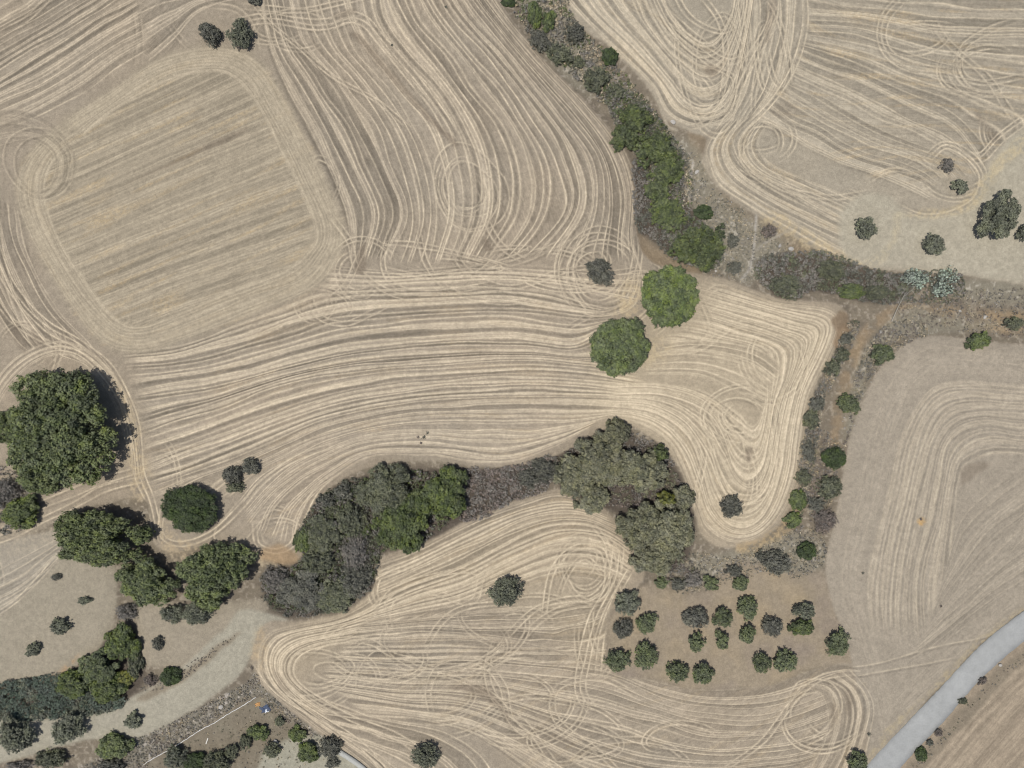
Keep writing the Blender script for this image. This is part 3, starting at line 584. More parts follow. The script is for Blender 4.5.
def mesh_obj(name, verts, faces_flat, nper, m, attrs=None, smooth_=False, parent=None, link=True):
    me = bpy.data.meshes.new(name)
    verts = np.ascontiguousarray(verts, np.float32); f = np.ascontiguousarray(faces_flat, np.int32).ravel()
    nf = len(f) // nper
    me.vertices.add(len(verts)); me.vertices.foreach_set('co', verts.ravel())
    me.loops.add(len(f)); me.loops.foreach_set('vertex_index', f)
    me.polygons.add(nf); me.polygons.foreach_set('loop_start', np.arange(0, nf * nper, nper, dtype=np.int32)); me.polygons.foreach_set('loop_total', np.full(nf, nper, np.int32))
    if smooth_: me.polygons.foreach_set('use_smooth', np.ones(nf, bool))
    me.update(calc_edges=True)
    if attrs:
        for k, (ty, arr) in attrs.items():
            a = me.attributes.new(k, ty, 'POINT'); a.data.foreach_set('color' if 'COLOR' in ty else 'value', np.ascontiguousarray(arr, np.float32).ravel())
    me.materials.append(m)
    o = bpy.data.objects.new(name, me)
    if link: COL.objects.link(o)
    if parent: o.parent = parent
    return o

def tag(o, label=None, cat=None, group=None, kind=None):
    if label: o['label'] = label
    if cat: o['category'] = cat
    if group: o['group'] = group
    if kind: o['kind'] = kind
    return o

# terrain sheets split by parcel (they meet edge to edge)
V = np.stack([Xw, Yw, Zt], -1).reshape(-1, 3)
RGBA = np.concatenate([ALB, np.ones((NY, NX, 1), np.float32)], -1).reshape(-1, 4)
jj, ii = np.meshgrid(np.arange(NY - 1), np.arange(NX - 1), indexing='ij')
q0 = (jj * NX + ii)
Q = np.stack([q0 + NX, q0 + NX + 1, q0 + 1, q0], -1)           # counter-clockwise seen from above
zone = np.zeros((NY, NX), np.int8)
for zi, mk in ((1, M_NW), (2, M_NE), (3, M_E), (4, M_S), (5, M_SE), (6, M_ORCH), (7, M_PATH), (8, np.maximum(M_FAL, M_FAL2)), (9, M_TR)):
    zone[mk > 0.5] = zi
zq = zone[:-1, :-1]
for zi, nm, lb, ct in ((0, 'ground', 'stony brown scrubland soil of the gully and field margins', 'ground'),
                   (1, 'stubble_field', 'large harvested field with curving straw lines in the upper left and middle', 'field'),
                   (2, 'stubble_field', 'harvested field with turning loops in the upper right above the gully', 'field'),
                   (3, 'stubble_field', 'grey harvested field with nested passes beside the road', 'field'),
                   (4, 'stubble_field', 'harvested field of crossing straw lines south of the tree belt', 'field'),
                   (5, 'bare_field', 'brownish field in the corner beyond the road', 'field'),
                   (6, 'orchard_ground', 'bare brown earth under the small orchard', 'ground'),
                   (7, 'grass_track', 'pale dry grass track curving through the lower left', 'track'),
                   (8, 'fallow_ground', 'fallow dry ground either side of the green ditch in the lower left', 'ground'),
                   (9, 'dirt_track', 'worn dirt corner with wheel tracks at the left edge', 'track')):
    f = Q[zq == zi].reshape(-1, 4)
    u, inv = np.unique(f, return_inverse=True)
    o = mesh_obj(nm, V[u], inv, 4, M_ground, {'ground_colour': ('FLOAT_COLOR', RGBA[u])}, True)
    tag(o, lb, ct, kind='structure')
# the plain beyond
x0, x1 = float(Xw[0, 0]), float(Xw[0, -1]); y1, y0 = float(Yw[0, 0]), float(Yw[-1, 0]); B = 5000
vs = [(-B, -B, 0), (B, -B, 0), (B, B, 0), (-B, B, 0), (x0, y0, 0), (x1, y0, 0), (x1, y1, 0), (x0, y1, 0)]
o = mesh_obj('plain', vs, [0, 1, 5, 4, 1, 2, 6, 5, 2, 3, 7, 6, 3, 0, 4, 7], 4, M_far); tag(o, 'dry open farmland stretching away around the fields', 'ground', kind='structure')

# ------------------------------------------------------------------ road
M_road = mat('pale_asphalt', col=tuple(lin((168, 169, 167)) * K_ALB), rough=0.9, noise=((0.10, 0.07), (0.6, 0.08), (4.0, 0.10)), bump=(20, 0.2, 0.02))
M_shoul = mat('road_edge_gravel', col=tuple(lin((170, 160, 140)) * K_ALB), rough=0.95, noise=((1.5, 0.15), (6, 0.15)))
Lr = smooth([(735, 905), (800, 835), (871, 761), (918, 713), (953, 677), (985, 644), (1024, 613), (1075, 572), (1130, 520)]); Rr = smooth([(765, 915), (830, 845), (900, 768), (943, 723), (980, 682), (1024, 643), (1078, 600), (1135, 545), (1140, 543)])
Lr = resample(Lr, 420); Rr = resample(Rr, 420)
for E_, sd in ((Lr, 1), (Rr, 2)):                # crumbling edges
    r_ = np.random.default_rng(sd); k_ = np.linspace(0, 1, 420); E_ += (vnoise(k_ * 0 + 0.5, k_ * 160, r_) * 0.55 + vnoise(k_ * 0 + 0.5, k_ * 60, r_) * 0.5)[:, None] * np.array([0.6, 0.6])
def roadstrip(name, A, Bp, z, th, m, ncross=5):
    vs = []; fs = []
    for i in range(len(A)):
        for k in range(ncross):
            t = k / (ncross - 1); p = A[i] * (1 - t) + Bp[i] * t
            x, y = (p[0] - 512) * MPP, (384 - p[1]) * MPP
            vs.append((x, y, z[i] + 0.03 * (1 - (2 * t - 1) ** 2)))
    for i in range(len(A) - 1):
        for k in range(ncross - 1):
            a = i * ncross + k; fs += [a, a + 1, a + ncross + 1, a + ncross]
    # side skirts so that the slab has thickness
    n = len(vs)
    for i in range(len(A)):
        for k in (0, ncross - 1):
            v = vs[i * ncross + k]; vs.append((v[0], v[1], v[2] - th))
    for i in range(len(A) - 1):
        a = i * ncross; b = n + 2 * i; fs += [a, a + ncross, b + 2, b]
        a = i * ncross + ncross - 1; b = n + 2 * i + 1; fs += [a, b, b + 2, a + ncross]
    return mesh_obj(name, vs, fs, 4, m)
zr = np.array([max(zat(*(Lr[i] * (1 - t) + Rr[i] * t)) for t in (-0.1, 0, .25, .5, .75, 1, 1.1)) for i in range(420)])
zr = np.convolve(np.pad(zr, 20, mode='edge'), np.ones(41) / 41, 'valid') + 0.12
o = roadstrip('road', Lr, Rr, zr, 0.5, M_road); tag(o, 'narrow pale grey asphalt road crossing the lower right corner', 'road', kind='structure')

# ------------------------------------------------------------------ vegetation
def leafmat(name, srgbish, var=0.45, transl=0.18, ov=0.10): return mat(name, col=srgbish, rough=0.75, var=var, objvar=ov, transl=transl, spec=0.25, noise=((0.35, 0.14),))
LM = {
    'hay': leafmat('dry_grass', (0.36, 0.31, 0.22), transl=0.1),
    'gully': leafmat('gully_foliage', (0.108, 0.13, 0.062)),
    'pale': leafmat('pale_broadleaf_foliage', (0.15, 0.182, 0.088)),
    'broad': leafmat('broadleaf_foliage', (0.13, 0.162, 0.07)),
    'dark': leafmat('dark_oak_foliage', (0.14, 0.165, 0.082)),
    'deep': leafmat('deep_green_foliage', (0.064, 0.086, 0.041)),
    'grove': leafmat('grey_green_canopy', (0.19, 0.19, 0.124)),
    'olive': leafmat('olive_foliage', (0.155, 0.164, 0.12)),
    'orchard': leafmat('orchard_foliage', (0.134, 0.156, 0.086)),
    'green': leafmat('green_shrub_foliage', (0.112, 0.138, 0.06)),
    'yellow': leafmat('yellow_green_foliage', (0.19, 0.2, 0.07)),
    'dull': leafmat('dull_green_shrub', (0.132, 0.14, 0.094)),
    'slate': leafmat('slate_dark_shrub', (0.138, 0.138, 0.112)),
    'grey': leafmat('grey_dry_brush', (0.19, 0.177, 0.155), transl=0.05),
    'brown': leafmat('brown_dead_brush', (0.17, 0.145, 0.125), transl=0.05),
    'pear': leafmat('prickly_pear_pads', (0.25, 0.29, 0.24), var=0.85, transl=0.0),
    'reed': leafmat('reed_foliage', (0.104, 0.128, 0.102)),
}
M_bark = mat('bark', col=(0.16, 0.13, 0.10), rough=0.95, noise=((3, 0.25),), bump=(8, 0.6, 0.05))

def leaves(C3, Nrm, size, tint, r, aspect=0.6):
    n = len(C3)
    Nrm = Nrm / (np.linalg.norm(Nrm, axis=1, keepdims=True) + 1e-9)
    t = r.normal(size=(n, 3)); t -= (t * Nrm).sum(1, keepdims=True) * Nrm; t /= np.linalg.norm(t, axis=1, keepdims=True) + 1e-9
    b = np.cross(Nrm, t)
    s = size[:, None]
    v = np.stack([C3 - t * s, C3 - b * s * aspect, C3 + t * s, C3 + b * s * aspect], 1)
    return v.reshape(-1, 3), np.repeat(tint, 4)

def crown_pts(R, H, r, kind):
    """clumped foliage filling a dome of radius R and height H, centred over the origin"""
    big = R > 4.5
    sub = {'olive': 0.36, 'orchard': 0.36, 'grey': 0.36, 'brown': 0.36}.get(kind, 0.42 if not big else 0.55) * (0.85 if R < 2.2 else 1)
    if R > 10: sub = 0.7
    base = 0.30 * H if big else 0.10 * H
    lobes = []
    if big:
        nl = int(16 + R * 4.5); fill = 0.55
    else:
        nl = int(15 + R * 4); fill = 0.68
    for k in range(3 if R > 2 else 1):                     # the inner mass
        a = r.uniform(0, 6.28); lobes.append((R * 0.16 * math.cos(a), R * 0.16 * math.sin(a), H * (0.42 if big else 0.34), R * fill * r.uniform(0.80, 1.0) * (0.82 if kind in ('olive', 'orchard', 'gully') else 1)))
    ang0 = r.uniform(0, 6.28); squash = [1 + 0.10 * math.sin(2 * t + r.uniform(0, 6)) for t in (0,)]
    ph = r.uniform(0, 6.28, 4)
    for i in range(nl):
        q = math.sqrt((i + 0.5) / nl); a = ang0 + i * 2.399 + r.uniform(-1, 1) * (0.45 if kind in ('broad', 'pale', 'deep') else 0.9 if kind == 'dark' else 1.3)
        q *= r.uniform(0.85, 1.05)
        ro = {'broad': 0.5, 'pale': 0.5, 'deep': 0.5, 'dark': 1.2}.get(kind, 1.0)
        out = 1 + ro * 0.11 * math.sin(2 * a + ph[0]) + ro * 0.08 * math.sin(3 * a + ph[1]) + ro * 0.06 * math.sin(5 * a + ph[2])
        rl = max(R * r.uniform(0.13, 0.24), 0.32) if not big else max(0.9, R * r.uniform(0.11, 0.21))
        d = min(q * R * r.uniform(0.85, 1.05), R - rl * 0.8) * out
        top = base + (H - base) * (1 - 0.62 * min(d / R, 1) ** 2) * r.uniform(0.68 if big else 0.76, 1.0)
        lobes.append((d * math.cos(a), d * math.sin(a), max(top - rl * 0.8, rl * 0.45), rl))
    if kind in ('broad', 'pale', 'deep'):      # close the rim so that the outline is full
        m_ = int(12 + R * 1.6)
        for i in range(m_):
            a = ang0 + 6.283 * (i + r.uniform(-0.3, 0.3)) / m_; rl = R * r.uniform(0.13, 0.20); d = R * r.uniform(0.74, 0.84)
            lobes.append((d * math.cos(a), d * math.sin(a), base + (H - base) * r.uniform(0.12, 0.40), rl))
    pts = []; nr = []; tint = []
    for (x, y, z, rl) in lobes:
        loose = kind == 'gully' or (kind in ('olive', 'orchard', 'slate', 'dull', 'grey', 'brown') and not big)
        ns = int((3.6 if loose else 5.6) * (rl / sub) ** 2) + 3
        d = r.normal(size=(ns, 3)); d[:, 2] = np.abs(d[:, 2]) * 1.1 - 0.35; d /= np.linalg.norm(d, axis=1, keepdims=True)
        rad = rl * (r.uniform(0.55, 1.75, ns) if loose else r.uniform(0.60, 1.25, ns))[:, None]
        cc = np.array([x, y, z]) + d * rad * np.array([1, 1, 0.8])
        lt = r.uniform(0.2, 0.8)
        per = 16 if kind not in ('grey', 'brown') else 11
        if loose: per = 17
        for k in range(ns):
            o = r.normal(size=(per, 3)); o /= np.linalg.norm(o, axis=1, keepdims=True)
            q = o * sub * (r.random((per, 1)) ** 0.5) * np.array([1, 1, 0.7])
            pts.append(cc[k] + q); nr.append(o * 0.9 + d[k] * 0.25 + r.normal(size=(per, 3)) * 0.35 + np.array([0, 0, 0.6])); tint.append(np.clip(lt + r.uniform(-0.35, 0.35) + r.uniform(-0.2, 0.2, per), 0, 1))
    P = np.vstack(pts); Nn = np.vstack(nr); T = np.concatenate(tint)
    P[:, 2] = np.maximum(P[:, 2], 0.08)
    return P, Nn, T, lobes

def tube(path, rads, n=7):
    vs = []; fs = []
    path = [Vector(p) for p in path]
    for i, p in enumerate(path):
        d = (path[min(i + 1, len(path) - 1)] - path[max(i - 1, 0)]).normalized()
        u = d.orthogonal().normalized(); w = d.cross(u)
        for k in range(n):
            a = 2 * math.pi * k / n; q = p + (u * math.cos(a) + w * math.sin(a)) * rads[i]; vs.append(tuple(q))
    for i in range(len(path) - 1):
        for k in range(n):
            a = i * n + k; b = i * n + (k + 1) % n; fs.append((a, b, b + n, a + n))
    return vs, fs
def join(parts):
    vs = []; fs = []
    for v, f in parts:
        o = len(vs); vs += v; fs += [tuple(a + o for a in q) for q in f]
    return vs, fs

def leafsize(kind, R):
    s = {'olive': 0.24, 'orchard': 0.25, 'grey': 0.22, 'brown': 0.22, 'slate': 0.24, 'dull': 0.25, 'deep': 0.24}.get(kind, 0.30)
    return (0.80 if R > 4.5 else 0.66) * s * (1.1 if R > 10 else 1.0) * (0.85 if R < 1.6 else 1)

CACHE = {}
def plant_meshes(kind, R, H, var, tree):
    key = (kind, round(R, 1), round(H, 1), var, tree)
    if key in CACHE: return CACHE[key]
    r = np.random.default_rng(abs(hash((kind, int(R * 10), var))) % 100000 if False else (sum(map(ord, kind)) * 31 + int(R * 10) * 7 + var))
    P, Nn, T, lobes = crown_pts(R, H, r, kind)
    v, t = leaves(P, Nn, leafsize(kind, R) * r.uniform(0.6, 1.35, len(P)), T, r, 0.35 if kind in ('grey', 'brown') else 0.6)
    cr = mesh_obj('tmp', v, np.arange(len(v)), 4, LM[kind], {'tint': ('FLOAT', t)}, link=False).data
    parts = []
    tr = (0.055 * R + 0.05) if tree else 0.05 + 0.02 * R
    ht = (0.30 if tree else 0.12) * H
    parts.append(tube([(0, 0, -0.5), (0.02, 0, ht * 0.5), (0.05, 0.03, ht)], [tr * 1.35, tr, tr * 0.9]))
    ls = lobes[:: max(1, len(lobes) // 9)]
    for (x, y, z, rl) in ls:
        m = Vector((x * 0.45, y * 0.45, ht + (z - ht) * 0.65)); e = Vector((x * 0.92, y * 0.92, z + rl * 0.25))
        parts.append(tube([(0.03, 0.02, ht * 0.8), m, e], [tr * 0.55, tr * 0.36, 0.02], 5))
    vs, fs = join(parts)
    st = mesh_obj('tmp', vs, [a for q in fs for a in q], 4, M_bark, smooth_=True, link=False).data
    CACHE[key] = (cr, st, R, H)
    return CACHE[key]

CLS = (1.3, 2.0, 2.9, 4.0, 5.6, 7.3, 9.5, 13.0)
used_var = {}
def plant(px, py, rx, kind, name, label, ry=None, rot=0, h=None, group=None, tree=None):
    ry = ry or rx
    Rm = math.sqrt(rx * ry) * MPP
    Rc = min(CLS, key=lambda c_: abs(math.log(c_ / Rm)))
    tree = name.endswith('tree') if tree is None else tree
    if h is None:
        h = (Rm * (1.35 if Rm < 5 else 0.95 if Rm < 9 else 0.8)) if tree else Rm * 0.95 + 0.25
    hc = (Rc * (1.35 if Rc < 5 else 0.95 if Rc < 9 else 0.8)) if tree else Rc * 0.95 + 0.25
    k = (kind, Rc, tree); used_var[k] = used_var.get(k, -1) + 1
    nv = 5 if Rc < 5 else 8
    cr, st, _, _ = plant_meshes(kind, Rc, hc, used_var[k] % nv, tree)
    x, y, z = wpos(px, py, h * 0.5)
    # the crown gains a little from standing nearer to the lens
    s = 1 - h * 0.6 / CAMZ
    e = bpy.data.objects.new(name, None); COL.objects.link(e); e.empty_display_size = 0.5
    e.location = (x, y, z - 0.05)
    e.rotation_euler = (0, 0, math.radians(rot))
    if kind in ('olive', 'orchard', 'slate', 'dull', 'grey', 'brown') and Rc <= 4.5: s *= 0.92
    e.scale = (rx * MPP / Rc * s, ry * MPP / Rc * s, h / hc)
    c1 = bpy.data.objects.new('crown' if tree else 'foliage', cr); c1.parent = e; COL.objects.link(c1)
    t1 = bpy.data.objects.new('trunk' if tree else 'stem', st); t1.parent = e; COL.objects.link(t1)
    if max(rx, ry) / min(rx, ry) < 1.15:            # turn the foliage for variety without skewing
        a = random.uniform(0, 6.28); c1.rotation_euler = (0, 0, a); t1.rotation_euler = (0, 0, a)
    tag(e, label, 'tree' if tree else 'bush', group)
    return e

TREES = [
 # px, py, rx, kind, name, label, (ry), (rot), (h)
 (669, 296, 30, 'broad', 'broadleaf_tree', 'round bright green tree touching the gully edge, upper right of the two in mid field', 30, 0, 7.5),
 (620, 347, 29, 'pale', 'broadleaf_tree', 'round bright green tree standing in straw, lower left of the two in mid field', 29, 0, 7.0),
 (60, 430, 60, 'dark', 'spreading_tree', 'largest dark green tree with a wide ragged crown near the left edge', 57, 0, 12.5),
 (38, 478, 21, 'dark', 'spreading_tree', 'green tree merging with the lower left side of the largest tree', 16, 0, 6.5),
 (12, 425, 20, 'dark', 'spreading_tree', 'tree at the left edge merging with the left side of the largest tree', 20, 0, 7.0),
 (98, 537, 46, 'dark', 'spreading_tree', 'wide dark tree just below the track under the largest tree', 31, 0, 9.5),
 (212, 573, 37, 'dark', 'spreading_tree', 'wide rounded tree at the west end of the thicket above two olive bushes', 33, 0, 9.0),
 (147, 582, 30, 'dark', 'spreading_tree', 'paler tree between the two wide dark trees above the green ditch', 24, 0, 7.0),
 (190, 509, 28, 'deep', 'evergreen_tree', 'dense glossy deep green tree in the crook of the wheel tracks', 24, -10, 5.0),
 (598, 462, 32, 'grove', 'grove_tree', 'broad grey green tree in the centre of the grove', 30, 0, 8.0),
 (617, 432, 14, 'grove', 'grove_tree', 'small tree on the northern tip of the grove', 14, 0, 7.0),
 (572, 475, 22, 'grove', 'grove_tree', 'grey green tree on the western side of the grove', 22, 0, 6.5),
 (640, 470, 26, 'grove', 'grove_tree', 'grey green tree on the eastern side of the grove', 24, 0, 7.5),
 (592, 500, 17, 'grove', 'grove_tree', 'thin tree hanging over the pale field below the grove centre', 15, 0, 5.0),
 (640, 528, 24, 'grove', 'grove_tree', 'tree at the western flank of the southern half of the grove', 24, 0, 7.5),
 (668, 528, 28, 'grove', 'grove_tree', 'big round tree filling the southern half of the grove', 30, 0, 8.5),
 (655, 556, 24, 'grove', 'grove_tree', 'tree at the southern end of the grove above the orchard', 22, 0, 7.0),
 (683, 498, 12, 'grove', 'grove_tree', 'small dark tree beside the yellow green crown in the grove', 13, 0, 6.0),
 (667, 500, 10, 'yellow', 'grove_tree', 'yellow green crown among the grey green trees of the grove', 8, 0, 6.5),
 (660, 454, 9, 'green', 'grove_tree', 'small lighter crown at the north eastern edge of the grove', 8, 0, 6.0),
 (547, 470, 17, 'slate', 'grove_tree', 'dark tree where the grove meets the brown brush', 12, -20, 4.5),
 (385, 492, 29, 'dull', 'thicket_tree', 'domed dull green tree bulging from the northern side of the thicket', 26, 0, 6.5),
 (446, 492, 24, 'green', 'thicket_tree', 'bright green tree beside the brown brush at the east end of the thicket', 26, 0, 6.5),
 (402, 524, 27, 'green', 'thicket_tree', 'bright green tree at the southern edge of the thicket', 31, 0, 7.0),
 (420, 505, 17, 'green', 'thicket_tree', 'green tree wedged between the domed tree and the two bright ones', 18, 0, 5.5),
 (700, 246, 26, 'gully', 'gully_tree', 'large green tree at the lower end of the gully growth', 24, 0, 6.0),
 (668, 214, 17, 'gully', 'gully_tree', 'green tree right above the largest one in the gully', 16, 0, 5.0),
 (655, 150, 20, 'gully', 'gully_tree', 'green tree in the middle of the gully growth', 18, 0, 5.0),
 (636, 118, 16, 'gully', 'gully_tree', 'bright green tree at the top of the dense gully growth', 14, 0, 4.5),
 (625, 138, 14, 'gully', 'gully_tree', 'green tree on the field side of the gully bend', 13, 0, 4.0),
 (668, 170, 16, 'gully', 'gully_tree', 'green tree reaching the stony bank of the gully', 14, 0, 4.5),
 (658, 190, 12, 'gully', 'gully_tree', 'narrow green tree linking the upper and lower gully growth', 12, 0, 4.5),
 (597, 80, 13, 'dull', 'gully_tree', 'rounded dull green tree beside the bare patch of the gully', 13, 0, 3.5),
 (1000, 216, 19, 'olive', 'olive_tree', 'biggest grey olive tree, standing on pale ground at the right edge', 24, -20, 7.0),
 (1026, 232, 8, 'olive', 'olive_tree', 'olive tree cut off by the right edge beside the biggest olive', 9, 0, 4.0),
 (866, 228, 11, 'olive', 'olive_tree', 'olive tree inside the pale circle at the gully end of the upper right field', 12, 0, 3.8),
 (933, 244, 13, 'olive', 'olive_tree', 'flat round olive tree above the prickly pears', 11, 0, 3.6),
 (960, 187, 8.5, 'olive', 'olive_tree', 'small round olive tree beside the dead bush', 8.5, 0, 2.6),
 (506, 592, 17, 'olive', 'olive_tree', 'lone grey green olive tree in the south field', 16, 0, 4.5),
 (425, 757, 17, 'olive', 'olive_tree', 'lone grey olive tree at the bottom edge of the south field', 12, 0, 4.0),
 (239, 33, 13, 'olive', 'young_tree', 'feathery green tree, right hand one of the pair in the upper left field', 16, 0, 4.0),
 (15, 735, 19, 'olive', 'olive_tree', 'dark olive tree at the left edge below the reeds', 18, 0, 5.0),
 (68, 729, 18, 'olive', 'olive_tree', 'dark olive tree on the pale track just below the reeds', 16, 20, 4.5),
 (113, 746, 17, 'dark', 'shrubby_tree', 'green tree below the pale track beside the stony strip', 14, 0, 4.0),
 (858, 762, 11, 'orchard', 'roadside_tree', 'dark green tree at the bottom edge next to the road', 10, 0, 3.5),
]
for t in TREES:
    px, py, rx, kind, name, label, ry, rot, h = t
    grp = {'broadleaf_tree': 'round trees in mid field', 'grove_tree': 'trees of the grove', 'thicket_tree': 'trees of the thicket', 'gully_tree': 'trees in the gully', 'spreading_tree': 'wide dark trees on the left', 'olive_tree': 'scattered olive trees'}.get(name)
    plant(px, py, rx, kind, name, label, ry, rot, h, grp)

ORCH = [
 (628, 603, 14, 14, 'olive', 'round bushy orchard tree nearest the grove in the leftmost column'),
 (648, 624, 11, 12, 'orchard', 'loose orchard tree right of the leafless grey one'),
 (623, 630, 10, 10, 'slate', 'leafless grey orchard tree in the leftmost column'),
 (618, 660, 13, 13, 'orchard', 'dark green orchard tree in the lower left corner'),
 (646, 656, 14, 15, 'orchard', 'largest dark orchard tree, joined to the corner tree'),
 (696, 619, 14, 11, 'slate', 'wide grey orchard tree at the head of the third column'),
 (697, 643, 9, 10, 'orchard', 'slanted small orchard tree below the wide grey one'),
 (723, 618, 11, 11, 'orchard', 'spiky topped orchard tree right of the wide grey one'),
 (722, 640, 8, 10, 'orchard', 'small orchard tree below the spiky topped one'),
 (677, 672, 13, 11, 'orchard', 'low wide orchard tree in the bottom row, left of the pointed one'),
 (703, 674, 11, 12, 'orchard', 'green orchard tree with a pointed lower end in the bottom row'),
 (747, 609, 13, 12, 'orchard', 'feathery orchard tree nearest the scrub above'),
 (748, 634, 9, 10, 'orchard', 'small orchard tree directly below the feathery one'),
 (773, 628, 12, 11, 'slate', 'dull grey orchard tree between the feathery one and the touching pair'),
 (805, 611, 12, 9, 'olive', 'grey topped upper tree of the touching pair in the orchard'),
 (802, 628, 12, 9, 'green', 'bright green lower tree of the touching pair in the orchard'),
 (838, 643, 13, 14, 'orchard', 'orchard tree standing alone at the right edge of the plot'),
 (762, 663, 10, 11, 'orchard', 'left tree of the two at the lower right end of the orchard'),
 (786, 661, 13, 13, 'orchard', 'right tree of the two at the lower right end of the orchard'),
]
for px, py, rx, ry, kind, lb in ORCH:
    plant(px, py, rx * 0.97, kind, 'orchard_tree', lb, ry * 0.97, 0, 3.2 + rx * 0.04, 'orchard trees')

